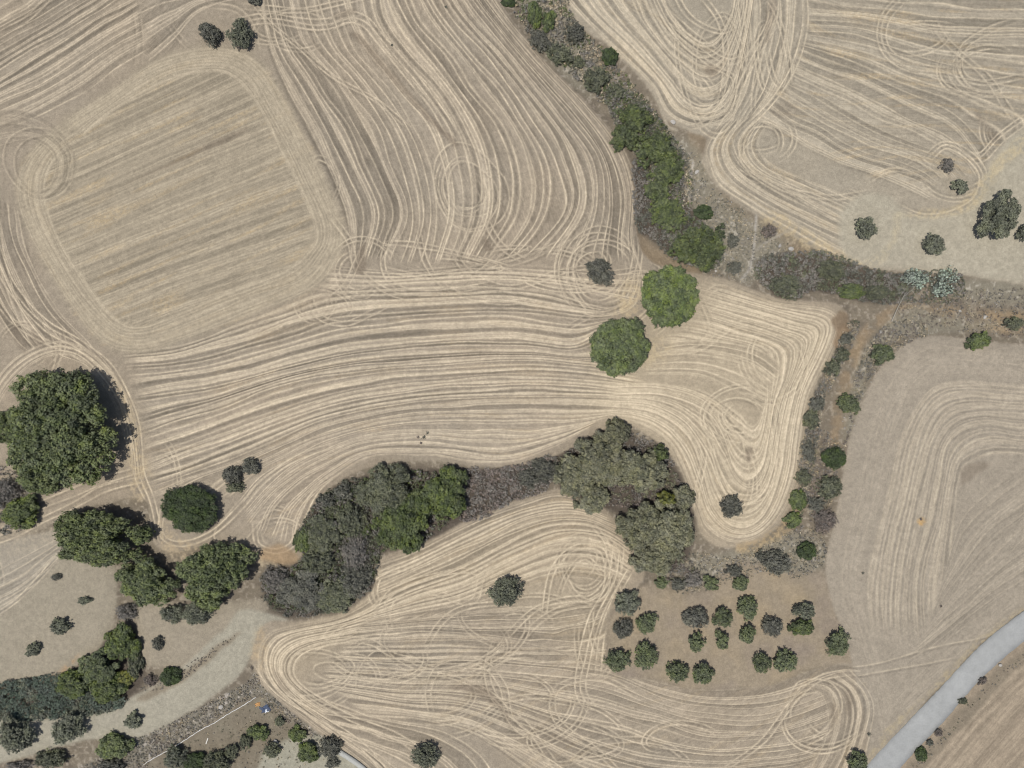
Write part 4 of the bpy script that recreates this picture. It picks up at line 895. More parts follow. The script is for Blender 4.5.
BUSH = [
 (599, 271, 15, 12, 'slate', 30, 'dark grey oval bush circled by wheel tracks in mid field', None),
 (209, 34, 13, 10, 'slate', 50, 'nearly black oval bush, left hand one of the pair in the upper left field', None),
 (254, -1, 8, 6, 'slate', 0, 'dark bush cut off by the top edge above the pair', None),
 (731, 508, 12.5, 12, 'slate', 0, 'dark grey bush ringed by straw lines in the corner turn', None),
 (947, 165, 8, 7, 'grey', 0, 'grey dead bush beside the small round olive', None),
 (979, 341, 12, 9, 'green', -15, 'bright green low bush on the top edge of the east field', None),
 (1014, 323, 10, 7, 'dull', 0, 'grey green bush near the right edge in the brown scrub', None),
 (770, 231, 8, 7, 'brown', 0, 'dark reddish bush at the corner of the upper right field', None),
 (704, 212, 9, 7, 'deep', 0, 'small dark green bush alone in the grey scrub of the gully', None),
 (735, 268, 8, 7, 'slate', 0, 'grey bush beside the worn footpath below the gully trees', 's'),
 (733, 240, 6, 7, 'slate', 0, 'small dark bush between the largest gully tree and the footpath', 's'),
 (610, 56, 8, 9, 'deep', 0, 'dark green egg shaped bush above the rounded gully tree', None),
 (534, 14, 8, 13, 'green', 0, 'green upright bush near the top of the gully', None),
 (549, 20, 8, 10, 'green', 0, 'olive green bush right of the upright one at the top of the gully', None),
 (508, 2, 7, 4, 'deep', 0, 'small dark bush at the top edge at the head of the gully', None),
 (560, 55, 14, 10, 'dull', 30, 'spreading green bush in the grey scrub of the upper gully', None),
 (540, 40, 13, 9, 'slate', 40, 'grey green bush on the field side of the upper gully', None),
 (575, 32, 10, 10, 'slate', 0, 'grey bush on the bank side of the upper gully', None),
 (578, 62, 7, 6, 'dull', 0, 'small bush at the edge of the bare patch in the gully', None),
 (617, 92, 10, 9, 'dull', 0, 'dull bush between the rounded tree and the dense gully growth', None),
 (785, 285, 15, 11, 'dull', 0, 'dark green bush at the western end of the hedge', 'h'),
 (832, 270, 15, 10, 'dull', 20, 'olive green bush in the middle of the hedge', 'h'),
 (852, 291, 13, 9, 'green', 0, 'brightest green bush on the lower side of the hedge', 'h'),
 (877, 292, 13, 8, 'dull', 0, 'dull green bush at the eastern end of the hedge', 'h'),
 (883, 354, 13, 10, 'orchard', 0, 'round green bush at the rounded corner of the east field', None),
 (849, 405, 12, 11, 'orchard', 0, 'round green bush on the east field edge below the corner', None),
 (835, 458, 11.5, 11, 'deep', 0, 'deep green round bush on the east field edge', None),
 (830, 487, 13, 12, 'dull', 0, 'grey green bush right below the deep green one on the east field edge', None),
 (824, 521, 13, 12, 'brown', 20, 'brownish bush on the east field edge', None),
 (815, 504, 10, 8, 'slate', 0, 'grey bush between the brownish and grey green ones', None),
 (807, 551, 9.5, 9, 'deep', 0, 'smooth dark round bush in the stony scrub above the orchard', None),
 (847, 339, 7, 7, 'slate', 0, 'small grey bush at the top of the hedgerow by the basin field', 'w'),
 (842, 355, 8.5, 8, 'dull', 0, 'bush in the hedgerow opposite the round corner bush', 'w'),
 (832, 368, 8, 9, 'dull', 0, 'dark bush leaning out over the straw in the hedgerow', 'w'),
 (816, 404, 8, 9, 'slate', 0, 'blue grey bush in the hedgerow', 'w'),
 (811, 420, 9, 10, 'dull', 0, 'dark bush directly below the blue grey one in the hedgerow', 'w'),
 (804, 477, 8.5, 8, 'dull', 0, 'round dark bush in the lower hedgerow', 'w'),
 (808, 452, 7, 11, 'slate', 0, 'thin grey bush above the round dark one in the lower hedgerow', 'w'),
 (798, 500, 9, 11, 'green', 0, 'yellowish green bush in the lower hedgerow', 'w'),
 (793, 520, 10, 8, 'green', 0, 'olive green bush at the bottom of the hedgerow', 'w'),
 (662, 583, 8, 6, 'orchard', 0, 'low green bush under the southern tip of the grove', None),
 (679, 584, 8, 6, 'slate', 0, 'low grey bush in the row between grove and orchard', None),
 (711, 583, 9, 8, 'orchard', 0, 'low green bush at the right end of the row between grove and orchard', None),
 (694, 580, 10, 8, 'grey', 0, 'pale grey bush in the row between grove and orchard', None),
 (734, 571, 8, 7, 'slate', 0, 'grey bush at the top left of the orchard scrub', None),
 (741, 583, 9, 8, 'orchard', 0, 'green bush just above the feathery orchard tree', None),
 (776, 563, 14, 12, 'slate', 0, 'large low grey bush in the stony scrub above the orchard', None),
 (762, 556, 7, 6, 'slate', 0, 'small grey bush left of the large low one above the orchard', None),
 (232, 476, 10, 10, 'slate', 0, 'grey bush in the middle of the three north of the glossy tree', 'n'),
 (250, 467, 11, 8, 'slate', 0, 'grey bush farthest right of the three north of the glossy tree', 'n'),
 (234, 488, 10, 6, 'dull', 0, 'greenish bush lowest of the three north of the glossy tree', 'n'),
 (197, 613, 16, 13, 'olive', 0, 'larger of the two olive bushes below the wide rounded tree', None),
 (172, 614, 14, 9, 'olive', 0, 'smaller of the two olive bushes below the wide rounded tree', None),
 (157, 644, 6, 7, 'slate', 0, 'dark little bush right of the green ditch', None),
 (60, 626, 11, 8, 'olive', -20, 'biggest dark bush on the fallow patch at the left', None),
 (32, 650, 10, 6, 'olive', -30, 'dark bush lowest on the fallow patch at the left', None),
 (84, 601, 7, 4, 'olive', -10, 'small dark bush nearest the trees on the fallow patch', None),
 (56, 577, 5, 3.5, 'slate', 0, 'tiny dark bush at the top of the fallow patch', None),
 (20, 513, 22, 15, 'green', -20, 'green bush at the left edge above the dirt track', None),
 (3, 495, 16, 16, 'grey', 0, 'grey brush bush at the left edge below the largest tree', None),
 (123, 643, 18, 20, 'green', 0, 'bright green bush at the upper end of the ditch', 'd'),
 (98, 668, 20, 18, 'orchard', 0, 'pale leaved bush in the middle of the ditch', 'd'),
 (72, 684, 18, 14, 'green', 0, 'green bush next to the blue green reeds', 'd'),
 (108, 690, 19, 14, 'green', 0, 'green bush at the lower edge of the ditch', 'd'),
 (136, 665, 8, 14, 'dull', 0, 'dull bush on the right bank of the ditch', 'd'),
 (126, 680, 9, 8, 'yellow', 0, 'small yellow bush at the right foot of the ditch', 'd'),
 (126, 612, 12, 9, 'grey', 0, 'grey leafless bush where the ditch meets the trees', 'd'),
 (170, 677, 11, 9, 'deep', -15, 'neat dark bush on the weedy bank of the pale track', None),
 (150, 680, 7, 6, 'brown', 0, 'brown dead bush left of the neat dark one', None),
 (133, 721, 10, 8, 'olive', -30, 'small dark olive bush alone on the pale track', None),
 (50, 759, 16, 10, 'dull', 0, 'dark low bush at the bottom left in the stony margin', None),
 (110, 767, 16, 7, 'slate', 0, 'grey bush at the bottom edge below the green tree', None),
 (20, 767, 14, 6, 'grey', 0, 'grey brush at the bottom left corner', None),
 (174, 757, 14, 12, 'olive', 0, 'leftmost dark bush inside the white pipe boundary', 'y'),
 (196, 763, 13, 10, 'deep', 0, 'dark bush second from the left along the bottom of the yard', 'y'),
 (216, 764, 15, 12, 'dull', 0, 'wide dark bush in the middle of the bottom of the yard', 'y'),
 (232, 752, 8, 8, 'dull', 0, 'small loose bush above the wide dark one in the yard', 'y'),
 (245, 742, 6, 9, 'dull', 0, 'thin bush left of the leafy green one in the yard', 'y'),
 (258, 733, 10, 8, 'green', 0, 'leafy green bush below the blue sheet', 'y'),
 (280, 722, 5, 5, 'dull', 0, 'tiny dark bush right of the blue sheet', 'y'),
 (297, 735, 9, 8, 'green', 20, 'speckled green bush along the field edge of the yard', 'y'),
 (272, 750, 9, 8, 'dull', 0, 'bush beside the grey boulder', 'y'),
 (309, 753, 11, 11, 'green', 0, 'round olive green bush on pale grass at the bottom', 'y'),
 (331, 746, 12, 11, 'slate', 0, 'very dark round bush at the end of the low wall', 'y'),
 (332, 763, 7, 5, 'slate', 0, 'small dark bush below the very dark round one', 'y'),
 (922, 755, 6, 7, 'deep', 0, 'small green bush on the far verge of the road', 'r'),
 (939, 733, 4.5, 4, 'brown', 0, 'brown weed clump on the verge above the small green bush', 'r'),
 (930, 743, 4, 3, 'slate', 0, 'grey weed clump next to the small green bush on the verge', 'r'),
 (963, 701, 4.5, 3.5, 'dull', 0, 'green weed clump midway along the verge', 'r'),
 (983, 681, 5, 3.5, 'brown', -40, 'brown weed clump on the verge near the pale stone', 'r'),
 (303, 540, 9, 15, 'green', 10, 'green bush on the north western rim of the thicket', 't'),
 (344, 492, 10, 9, 'slate', 0, 'blue grey bush on the northern rim of the thicket', 't'),
 (326, 500, 9, 8, 'slate', 0, 'dark bush on the rim left of the blue grey one', 't'),
 (320, 535, 20, 20, 'dull', 0, 'dull bush inside the western half of the thicket', 't'),
 (350, 520, 16, 18, 'dull', 0, 'dull bush west of the domed tree in the thicket', 't'),
 (300, 590, 26, 22, 'slate', 0, 'large grey green bush in the south western corner of the thicket', 't'),
 (275, 580, 14, 14, 'grey', 0, 'grey bush on the western end of the thicket', 't'),
 (335, 595, 22, 18, 'dull', 0, 'green bush at the southern edge of the thicket', 't'),
 (355, 580, 17, 17, 'slate', 0, 'dark bush at the south eastern corner of the thicket', 't'),
 (318, 562, 18, 14, 'dull', 0, 'bush at the centre of the thicket', 't'),
 (355, 552, 14, 20, 'grey', 0, 'leafless grey bush inside the thicket', 't'),
 (530, 478, 12, 10, 'slate', 0, 'grey green bush at the eastern end of the brown brush', None),
]
GN = {'h': 'bushes of the hedge', 'w': 'hedgerow bushes', 'd': 'bushes in the ditch', 'y': 'bushes in the yard', 'r': 'weeds on the road verge', 't': 'bushes of the thicket', 'n': 'bushes north of the glossy tree', 's': 'bushes by the footpath'}
for px, py, rx, ry, kind, rot, lb, g in BUSH:
    hh = None
    if g in ('t',): hh = 2.6 + 0.06 * rx
    plant(px, py, rx, kind, 'bush', lb, ry, -rot, hh, GN.get(g))

# prickly pears: paddles, a plant of its own form
def prickly(px, py, rx, ry, label, seed):
    r = np.random.default_rng(seed)
    x, y, z = wpos(px, py, 0.8)
    n = 620
    ca = r.uniform(0, 6.28, 16); cq = np.sqrt(r.random(16)) * 0.95; kc = r.integers(0, 16, n); q = cq[kc]; P = np.stack([np.cos(ca[kc]) * q * rx * MPP + np.clip(r.normal(0, 0.65, n), -1.2, 1.2), np.sin(ca[kc]) * q * ry * MPP + np.clip(r.normal(0, 0.6, n), -1.1, 1.1), r.uniform(0.25, 1.9, n) * (1 - 0.3 * q)], 1)
    Nn = r.normal(size=(n, 3)); Nn[:, 2] = np.abs(Nn[:, 2]) * 0.9
    Nn /= np.linalg.norm(Nn, axis=1, keepdims=True)
    vs = []; fs = []; ti = []
    for i in range(n):
        nn = Vector(Nn[i]); u = nn.orthogonal().normalized(); w = nn.cross(u); s = r.uniform(0.20, 0.34); o = len(vs); th = 0.035; tt = r.random()
        for sg in (-1, 1):
            for k in range(6):
                t = k * math.pi / 3; p = Vector(P[i]) + u * math.cos(t) * s + w * math.sin(t) * s * 0.72 + nn * th * sg; vs.append(tuple(p)); ti.append(tt)
        fs += [o + 6, o + 7, o + 8, o + 9, o + 6, o + 9, o + 10, o + 11, o + 3, o + 2, o + 1, o, o + 5, o + 4, o + 3, o]
        for k in range(6): fs += [o + k, o + (k + 1) % 6, o + 6 + (k + 1) % 6, o + 6 + k]
    e = bpy.data.objects.new('prickly_pear', None); COL.objects.link(e); e.location = (x, y, z)
    mesh_obj('pads', vs, fs, 4, LM['pear'], {'tint': ('FLOAT', np.array(ti))}, parent=e)
    v, f = join([tube([(0, 0, -0.3), (dx * 1.2, dy * 1.2, 0.5), (dx * 1.4, dy * 1.4, 1.1)], [0.14, 0.12, 0.08]) for dx, dy in ((0.3, 0.2), (-0.8, 0.4), (1.1, -0.5), (-0.3, -0.9), (-1.6, -0.2))])
    mesh_obj('stem', v, [q_ for f_ in f for q_ in f_], 4, M_bark, parent=e)
    tag(e, label, 'cactus', 'prickly pears')
prickly(917, 278, 13, 7, 'blue green prickly pear clump, left one at the end of the hedge', 1)
prickly(945, 282, 13, 14, 'taller blue green prickly pear clump, right one at the end of the hedge', 2)

# uncountable low growth: dense brush masses and ground scrub
def inpoly(poly, n, r):
    P = smooth(poly, True, 6); x0, y0 = P.min(0); x1, y1 = P.max(0); out = np.zeros((0, 2))
    while len(out) < n:
        q = np.stack([r.uniform(x0, x1, n * 2), r.uniform(y0, y1, n * 2)], 1); ins = np.zeros(len(q), bool)
        for k in range(len(P)):
            xa, ya = P[k]; xb, yb = P[(k + 1) % len(P)]
            if ya == yb: continue
            ins ^= ((ya > q[:, 1]) != (yb > q[:, 1])) & (q[:, 0] < (xb - xa) * (q[:, 1] - ya) / (yb - ya) + xa)
        out = np.vstack([out, q[ins]])
    return out[:n]
def area(poly):
    P = smooth(poly, True, 6); x, y = P.T; return 0.5 * abs(np.dot(x, np.roll(y, 1)) - np.dot(y, np.roll(x, 1)))
def brush(name, label, cat, poly, kinds, hmax, dens, seed, clump=0.55, per=11, size=0.22, hmin=0.15, aspect=0.4):
    r = np.random.default_rng(seed)
    n = int(area(poly) * MPP * MPP * dens)
    q = inpoly(poly, n, r)
    lump = vnoise(q[:, 1] / 9, q[:, 0] / 9, r) * 0.5 + 0.5
    hs = hmin + (hmax - hmin) * lump * r.uniform(0.6, 1, n)
    mats = [LM[k] for k in kinds]; kid = np.clip(((vnoise(q[:, 1] / 11 + 50, q[:, 0] / 11, r) * 0.5 + 0.5 + r.uniform(-0.2, 0.2, n)) * len(kinds)).astype(int), 0, len(kinds) - 1)
    base = np.array([wpos(a, b, h * 0.7) for (a, b), h in zip(q, hs)])
    cs = clump * r.uniform(0.6, 1.3, n) * (1 if n < 99999 else 1)
    o = r.normal(size=(n, per, 3)); o /= np.linalg.norm(o, axis=2, keepdims=True)
    ctr = base[:, None, :] + np.array([0, 0, 1]) * (hs * 0.75)[:, None, None]
    P = ctr + o * (cs[:, None, None] * r.random((n, per, 1)) ** 0.5) * np.array([1, 1, 0.6])
    P[..., 2] = np.maximum(P[..., 2], base[:, None, 2] + 0.02)
    Nn = o * 0.9 + np.array([0, 0, 0.5])
    T = np.clip(r.uniform(0.15, 0.85, (n, 1)) + r.uniform(-0.2, 0.2, (n, per)), 0, 1)
    root = None
    P = P.reshape(-1, 3); Nn = Nn.reshape(-1, 3); T = T.ravel(); kk = np.repeat(kid, per)
    v, t = leaves(P, Nn, size * r.uniform(0.6, 1.4, len(P)), T, r, aspect)
    ob = mesh_obj(name, v, np.arange(len(v)), 4, mats[0], {'tint': ('FLOAT', t)})
    for m in mats[1:]: ob.data.materials.append(m)
    ob.data.polygons.foreach_set('material_index', kk.astype(np.int32)); ob.data.update()
    tag(ob, label, cat, kind='stuff')
    return ob
brush('dry_brush', 'purple grey dry brush beside the green gully trees', 'brush', [(632, 165), (645, 160), (650, 180), (662, 200), (680, 235), (700, 262), (675, 262), (650, 238), (636, 225)], ['grey', 'grey', 'slate'], 1.4, 4.0, 1)
brush('dry_brush', 'grey dry brush around the upper gully trees', 'brush', [(512, 0), (560, -20), (575, 20), (605, 50), (640, 92), (668, 130), (690, 160), (692, 205), (680, 225), (655, 175), (620, 120), (590, 92), (545, 50), (520, 20)], ['grey', 'slate', 'hay', 'gully', 'grey'], 1.3, 3.0, 2)
brush('dry_brush', 'dense dark grey and green brush forming the hedge below the upper right field', 'brush', [(760, 258), (790, 252), (830, 252), (870, 268), (904, 276), (906, 298), (885, 304), (850, 298), (815, 290), (795, 300), (772, 292), (755, 276)], ['slate', 'grey', 'dull'], 1.7, 5.0, 3)
brush('dry_brush', 'purple brown dead brush joining the thicket to the grove', 'brush', [(465, 470), (500, 468), (530, 462), (555, 455), (552, 480), (540, 496), (512, 502), (490, 516), (465, 522), (455, 505)], ['brown', 'grey', 'brown'], 1.8, 4.6, 4)
brush('dry_brush', 'mixed green growth over the thicket floor', 'brush', [(268, 575), (302, 562), (304, 530), (330, 500), (360, 480), (390, 472), (450, 474), (465, 495), (455, 515), (420, 545), (385, 550), (370, 585), (340, 602), (300, 612), (272, 602)], ['gully', 'dull', 'grey', 'green'], 3.2, 2.6, 18, size=0.24)
brush('dry_brush', 'grey undergrowth filling the gaps of the thicket', 'brush', [(262, 575), (300, 562), (300, 528), (325, 492), (360, 478), (385, 500), (380, 555), (370, 590), (340, 606), (300, 618), (268, 606)], ['grey', 'slate', 'dull'], 2.0, 3.6, 5)
brush('dry_brush', 'mauve grey undergrowth around the edges of the grove', 'brush', [(556, 460), (590, 440), (625, 430), (665, 450), (680, 480), (690, 510), (685, 550), (700, 575), (672, 582), (640, 560), (625, 510), (590, 505), (560, 490)], ['grey', 'brown', 'grove'], 1.6, 2.6, 6)
brush('dry_brush', 'grey brush at the left edge below the largest tree', 'brush', [(-30, 470), (10, 470), (35, 495), (40, 510), (20, 530), (-30, 535)], ['grey', 'slate'], 1.5, 2.2, 7)
brush('dry_brush', 'ragged dark green growth running between the gully trees', 'brush', [(606, 92), (640, 96), (668, 130), (684, 160), (682, 205), (716, 232), (722, 262), (695, 268), (668, 238), (655, 200), (640, 160), (614, 120)], ['gully', 'slate', 'dull', 'grey', 'gully'], 3.0, 5.0, 17, size=0.24)
brush('reed_bed', 'blue green reed bed at the left edge below the fallow patch', 'reeds', [(-30, 688), (20, 680), (60, 674), (85, 690), (122, 696), (120, 708), (90, 716), (40, 720), (-30, 718)], ['reed', 'reed', 'olive'], 2.0, 6.5, 8, aspect=0.3, size=0.28)
brush('scrub', 'grey stony scrub on the right bank of the gully', 'scrub', [(695, 150), (712, 185), (745, 212), (775, 238), (800, 250), (770, 262), (756, 280), (735, 282), (705, 270), (715, 240), (695, 205), (684, 170)], ['grey', 'hay', 'slate', 'grey'], 0.5, 2.2, 9, clump=0.4, per=8, size=0.16)
brush('scrub', 'low grey scrub above the orchard', 'scrub', [(680, 560), (700, 552), (735, 556), (775, 540), (800, 525), (825, 540), (822, 565), (790, 580), (770, 575), (735, 580), (700, 592), (672, 590)], ['grey', 'hay', 'slate', 'grey'], 0.6, 2.4, 10, clump=0.4, per=8, size=0.17)
brush('scrub', 'grey thorn scrub along the gully between hedgerow and east field', 'scrub', [(845, 440), (825, 430), (802, 440), (798, 490), (815, 520), (830, 510), (838, 470), (848, 440), (862, 395), (880, 366), (905, 345), (930, 332), (900, 318), (872, 340), (856, 375)], ['grey', 'slate', 'hay', 'grey', 'brown'], 0.8, 4.4, 11, clump=0.4, per=8, size=0.17)
brush('scrub', 'brown and grey scrub near the prickly pears', 'scrub', [(905, 300), (960, 290), (1060, 292), (1060, 335), (1000, 336), (950, 330), (905, 325)], ['grey', 'hay', 'brown', 'grey'], 0.5, 2.0, 12, clump=0.38, per=8, size=0.16)
brush('scrub', 'grey brush strip running up the hedgerow', 'scrub', [(850, 320), (838, 345), (826, 375), (812, 400), (804, 440), (796, 500), (786, 528), (800, 520), (812, 480), (818, 440), (826, 400), (846, 360), (860, 325)], ['slate', 'grey', 'hay', 'dull'], 1.3, 5.0, 13, clump=0.45, per=9, size=0.18)
brush('scrub', 'low thorn scrub on the stony strip above the white pipe', 'scrub', [(256, 672), (244, 684), (218, 698), (186, 715), (150, 733), (110, 750), (84, 766), (60, 780), (138, 782), (150, 761), (172, 747), (202, 728), (252, 698), (268, 706), (300, 732), (340, 754), (302, 722), (276, 700), (262, 686)], ['slate', 'grey', 'hay', 'brown', 'grey'], 0.45, 4.5, 14, clump=0.35, per=8, size=0.15)
brush('scrub', 'green and grey low growth between and under the prickly pears', 'scrub', [(902, 274), (930, 270), (960, 272), (964, 296), (945, 304), (915, 302), (898, 298)], ['dull', 'grey', 'dull', 'slate'], 0.9, 4.0, 19, clump=0.4, per=10, size=0.2)
brush('scrub', 'sparse dry weeds on the brown earth of the yard', 'scrub', [(150, 768), (200, 736), (256, 702), (285, 718), (320, 748), (330, 775), (150, 778)], ['hay', 'grey', 'hay', 'dull'], 0.3, 0.6, 20, clump=0.3, per=8, size=0.14)
brush('scrub', 'weeds on the bank between fallow patch and pale track', 'scrub', [(140, 688), (175, 672), (205, 653), (236, 634), (232, 640), (205, 662), (180, 682), (150, 692)], ['brown', 'grey'], 0.4, 2.0, 15, clump=0.3, per=8, size=0.15)
brush('scrub', 'sparse weeds along the far verge of the road', 'scrub', [(905, 775), (945, 730), (985, 686), (1032, 648), (1034, 652), (988, 692), (950, 736), (914, 775)], ['brown', 'grey', 'dull'], 0.3, 1.0, 16, clump=0.3, per=7, size=0.14)

# ------------------------------------------------------------------ stones
M_stone = mat('pale_limestone', col=(0.34, 0.32, 0.29), rough=0.9, noise=((3, 0.2),), bump=(6, 0.5, 0.03), objvar=0.1)
def stone_mesh(r, s):
    import bmesh
    bm = bmesh.new(); bmesh.ops.create_icosphere(bm, subdivisions=2, radius=1)
    d = [Vector(r.normal(size=3)).normalized() for _ in range(5)]; k = [r.uniform(0.55, 0.85) for _ in d]
    for v in bm.verts:
        for a, b in zip(d, k):
            t = v.co.dot(a)
            if t > b: v.co -= a * (t - b)
        v.co *= 1 + r.uniform(-0.04, 0.04); v.co.z *= 0.6
    me = bpy.data.meshes.new('stone'); bm.to_mesh(me); bm.free(); me.materials.append(M_stone); return me
rs = np.random.default_rng(3); stones = [stone_mesh(rs, 1) for _ in range(5)]
for i, (px, py, s, lb) in enumerate([
    (791, 249, 0.75, 'pale slab shaped boulder in the brush just above the hedge'), (780, 246, 0.5, 'pale stone left of the slab shaped boulder above the hedge'), (673, 122, 0.7, 'pale boulder on the bank where two stubble fields nearly meet'),
    (697, 172, 0.6, 'pale boulder beside the worn path along the right bank of the gully'), (663, 176, 0.01, ''), (1000, 665, 0.5, 'pale stone on the far verge of the road'), (881, 332, 0.5, 'pale stone in the scrub left of the prickly pears'),
    (960, 311, 0.4, 'small pale stone below the prickly pears'), (985, 317, 0.5, 'pale stone above the bright green low bush'), (716, 271, 0.4, 'pale stone at the field edge below the largest gully tree'),
    (221, 707, 0.7, 'pinkish pale boulder on the stony strip above the white pipe'), (276, 743, 0.9, 'grey boulder in the yard at the bottom'), (641, 165, 0.5, 'pale stone at the stubble edge left of the gully trees')]):
    if s < 0.1: continue
    o = bpy.data.objects.new('boulder', stones[i % 5]); COL.objects.link(o)
    x, y, z = wpos(px, py, s * 0.3); o.location = (x, y, z + s * 0.22); o.scale = (s * 1.1, s * 0.85, s); o.rotation_euler = (0, 0, i * 1.3); tag(o, lb, 'boulder', 'pale boulders')
def rubble(label, poly, dens, seed, smin=0.06, smax=0.28):
    r = np.random.default_rng(seed); n = int(area(poly) * MPP * MPP * dens); q = inpoly(poly, n, r)
    base = np.array([wpos(a, b) for a, b in q]); s = smin + (smax - smin) * r.random(n) ** 3
    oct_ = np.array([(1, 0, 0), (0, 1, 0), (-1, 0, 0), (0, -1, 0), (0.1, 0.1, 0.7), (0, 0, -0.6)])
    v = base[:, None] + (oct_[None] * (s[:, None] * r.uniform(0.7, 1.3, (n, 3)))[:, None] + r.uniform(-0.02, 0.02, (n, 6, 3)))
    f = np.array([(0, 1, 4), (1, 2, 4), (2, 3, 4), (3, 0, 4), (1, 0, 5), (2, 1, 5), (3, 2, 5), (0, 3, 5)])
    F_ = (f[None] + 6 * np.arange(n)[:, None, None]).reshape(-1)
    tag(mesh_obj('rubble', v.reshape(-1, 3), F_, 3, M_stone), label, 'stones', kind='stuff')
rubble('loose pale stones on the strip above the white pipe', [(256, 672), (244, 684), (218, 698), (186, 715), (150, 733), (110, 750), (84, 766), (60, 780), (138, 782), (150, 761), (172, 747), (202, 728), (252, 698), (268, 706), (300, 732), (340, 754), (302, 722), (276, 700), (262, 686)], 2.4, 21)
rubble('loose pale stones on the right bank of the gully', [(612, 80), (640, 92), (690, 150), (712, 185), (745, 212), (790, 242), (770, 262), (750, 282), (705, 270), (715, 240), (690, 205), (670, 150), (630, 105)], 0.7, 22)
rubble('loose pale stones in the scrub above the orchard', [(690, 560), (735, 552), (775, 538), (800, 525), (825, 540), (820, 565), (780, 575), (735, 575), (700, 585)], 0.9, 23)
rubble('loose pale stones in the scrub left of the east field', [(850, 440), (838, 430), (856, 375), (870, 345), (905, 315), (1030, 300), (1040, 330), (960, 332), (905, 342), (878, 366)], 0.5, 24)

# ------------------------------------------------------------------ small things
M_white = mat('white_plastic', col=(0.60, 0.59, 0.56), rough=0.5, noise=((0.8, 0.25), (3, 0.15)))
P = resample(smooth([(143, 765), (152, 759), (172, 748), (188, 738), (202, 729), (214, 723), (228, 714), (242, 706), (256, 697)]), 60)
pp = []
for i, p in enumerate(P):
    x, y, z = wpos(p[0], p[1], 0.1); pp.append((x + 0.06 * math.sin(i * 1.7), y + 0.05 * math.cos(i * 2.3), z + 0.22 + 0.03 * math.sin(i * 0.9)))
v, f = tube(pp, [0.09] * len(pp), 8)
e = bpy.data.objects.new('irrigation_pipe', None); COL.objects.link(e); e.location = (0, 0, 0)
mesh_obj('pipe', v, [a for q in f for a in q], 4, M_white, smooth_=True, parent=e)
for k in range(6, 60, 12):
    q = pp[k]; d = Vector(pp[k + 1]) - Vector(pp[k - 1]); d.normalize(); a = Vector(q) - d * 0.14; b = Vector(q) + d * 0.14
    v, f = tube([a, b], [0.13, 0.13], 10); mesh_obj('coupling', v, [a_ for q_ in f for a_ in q_], 4, M_white, parent=e)
tag(e, 'long thin white pipe on the stony ground bounding the yard', 'pipe')

def sheet(name, label, cat, px, py, w, d, col, seed, hgt=0.35, rot=0.3, group=None):
    """a crumpled tarpaulin or bag: thick, folded"""
    r = np.random.default_rng(seed); n = 13; x, y, z = wpos(px, py, 0.2)
    gx_, gy_ = np.meshgrid(np.linspace(-1, 1, n), np.linspace(-1, 1, n)); rr = np.maximum(np.abs(gx_), np.abs(gy_))
    hz = hgt * (1 - rr ** 3) * (0.6 + 0.5 * vnoise(gy_ * 2.2 + 5, gx_ * 2.2 + 5, r)) + 0.03
    wob = 1 + 0.45 * vnoise(gy_ * 1.8 + 9, gx_ * 1.8 + 3, r)
    top = np.stack([gx_ * w / 2 * wob, gy_ * d / 2 * wob, hz], -1).reshape(-1, 3); bot = top * np.array([1, 1, 0]) + np.array([0, 0, -0.02])
    fs = []
    for j in range(n - 1):
        for i in range(n - 1):
            a = j * n + i; fs += [a, a + 1, a + n + 1, a + n]; a += n * n; fs += [a + n, a + n + 1, a + 1, a]
    for i in range(n - 1):
        for a, b in ((i, i + 1), (n * (n - 1) + i + 1, n * (n - 1) + i), ((i + 1) * n, i * n), (i * n + n - 1, (i + 1) * n + n - 1)): fs += [b, a, a + n * n, b + n * n]
    o = mesh_obj(name, np.vstack([top, bot]), fs, 4, mat(name + '_cloth', col=col, rough=0.6, noise=((3, 0.15),)), smooth_=True); o.location = (x, y, z + 0.02); o.rotation_euler = (0, 0, rot); return tag(o, label, cat, group)
sheet('tarpaulin', 'crumpled dark blue tarpaulin at the upper corner of the yard', 'tarpaulin', 264.5, 709, 2.1, 1.5, (0.06, 0.08, 0.13), 1, 0.5)
sheet('plastic_bag', 'bright white bag lying on the blue tarpaulin side', 'bag', 266.5, 710.5, 0.8, 0.9, (0.75, 0.78, 0.82), 2, 0.85)
sheet('plastic_sack', 'orange brown sack left of the blue tarpaulin', 'sack', 257.5, 705, 1.2, 0.8, (0.42, 0.23, 0.09), 3, 0.35)
# two pieces of split plank
def plank(label, px, py, L, w, rot, col=(0.6, 0.58, 0.53)):
    x, y, z = wpos(px, py, 0.1); import bmesh
    bm = bmesh.new(); bmesh.ops.create_cube(bm, size=1); bmesh.ops.scale(bm, vec=(L, w, 0.06), verts=bm.verts); bmesh.ops.bevel(bm, geom=bm.edges[:], offset=0.012, segments=1)
    me = bpy.data.meshes.new('plank'); bm.to_mesh(me); bm.free(); me.materials.append(mat('weathered_wood', col=col, rough=0.8, noise=((4, 0.15),)))
    o = bpy.data.objects.new('plank', me); COL.objects.link(o); o.location = (x, y, z + 0.14); o.rotation_euler = (0.03, 0.05, rot); tag(o, label, 'plank')
plank('short white plank lying on the brown earth inside the yard', 207, 741, 1.5, 0.22, 1.25)
plank('pale plank leaning by the grey boulder at the bottom', 281, 748, 1.6, 0.2, -0.7, (0.45, 0.38, 0.3))
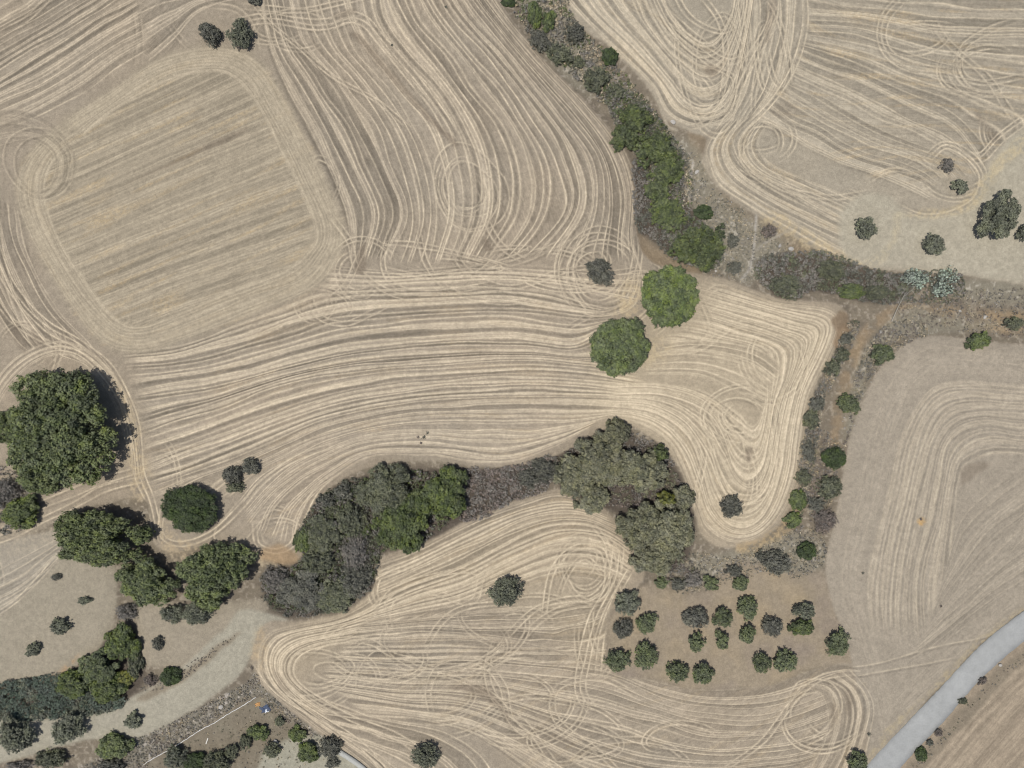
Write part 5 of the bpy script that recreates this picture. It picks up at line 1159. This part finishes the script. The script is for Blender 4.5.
# dead limb across the prickly pears
def limb(label, pts, r0, r1):
    q = [wpos(a, b, 0.5) for a, b in pts]; pth = [(x, y, z + 0.45 + 0.12 * math.sin(i * 1.3)) for i, (x, y, z) in enumerate(q)]
    parts = [tube(pth, list(np.linspace(r0, r1, len(pth))), 7)]
    for i in (1, 2, 3):
        p = Vector(pth[i]); parts.append(tube([p, p + Vector((0.5, 0.9 * (-1) ** i, 0.25)), p + Vector((0.9, 1.5 * (-1) ** i, 0.1))], [r1 * 0.9, r1 * 0.6, 0.015], 5))
    v, f = join(parts); o = mesh_obj('dead_branch', v, [a for q_ in f for a in q_], 4, mat('bleached_wood', col=(0.36, 0.34, 0.29), rough=0.8, noise=((5, 0.15),)), smooth_=True); tag(o, label, 'branch')
limb('long bleached dead branch slanting from the hedge end into the prickly pears', [(892, 321), (897, 309), (903, 297), (912, 290), (920, 281)], 0.09, 0.06)
# low wall at the bottom
M_conc = mat('rough_concrete', col=tuple(lin((186, 186, 180)) * K_ALB), rough=0.9, noise=((1, 0.1), (5, 0.1)), bump=(5, 0.4, 0.03))
A = resample(smooth([(340, 751), (348, 756), (357, 762), (368, 771), (382, 784)]), 16); T_ = np.gradient(A, axis=0); T_ /= np.hypot(*T_.T)[:, None]; Nr = np.stack([-T_[:, 1], T_[:, 0]], 1)
vs = []
for i in range(16):
    for dx, dz in ((-1.6, -0.3), (-1.6, 0.55), (2.4, 0.5), (2.4, -0.3)):
        p = A[i] + Nr[i] * dx; x, y, z = wpos(p[0], p[1]); vs.append((x, y, zat(A[i][0], A[i][1]) + dz))
fs = []
for i in range(15):
    for k in range(4): a = i * 4 + k; b = i * 4 + (k + 1) % 4; fs += [a, b, b + 4, a + 4]
fs += [3, 2, 1, 0, 60, 61, 62, 63]
o = mesh_obj('low_wall', vs, fs, 4, M_conc); tag(o, 'low pale concrete wall between field edge and yard at the bottom', 'wall')
# tufts of weed in the stubble
def tuft(label, px, py, s, kind='brown', group=None):
    r = np.random.default_rng(int(px * 3 + py)); x, y, z = wpos(px, py, 0.1); n = 60
    P_ = r.normal(size=(n, 3)) * s * 0.3; P_[:, 2] = np.abs(P_[:, 2]) * 0.5 + 0.05
    v, t = leaves(P_, r.normal(size=(n, 3)) + np.array([0, 0, 1]), np.full(n, 0.17), r.random(n), r, 0.4)
    o = mesh_obj('weed_tuft', v, np.arange(len(v)), 4, LM[kind], {'tint': ('FLOAT', t)}); o.location = (x, y, z); tag(o, label, 'weed', group)
for lb, px, py, s, k in [('largest dark weed tuft of the little cluster in the long straw rows', 424, 437, 0.8, 'slate'), ('weed tuft at the upper right of the little cluster', 427.5, 433, 0.5, 'slate'), ('weed tuft at the left of the little cluster', 418, 437, 0.45, 'brown'),
                         ('lowest weed tuft of the little cluster', 421, 443, 0.4, 'brown'), ('dark weed tuft between the straw passes near the top', 446, 7, 0.45, 'slate'), ('dark weed tuft beside the long dark bare strip', 392, 45, 0.4, 'slate'),
                         ('dark weed tuft on the left side of the grey east field', 863, 573, 0.5, 'slate'), ('brown weed tuft in the east field above the wheel tracks', 941, 606, 0.4, 'brown'), ('brown weed tuft on the golden bare spot of the east field', 921, 519, 0.5, 'brown'),
                         ('brown weed tuft where the track tip meets the south field', 252, 668, 0.9, 'brown'), ('brown tuft beside the turn at the lower right of the south field', 869, 734, 0.8, 'slate')]:
    tuft(lb, px, py, s, k)
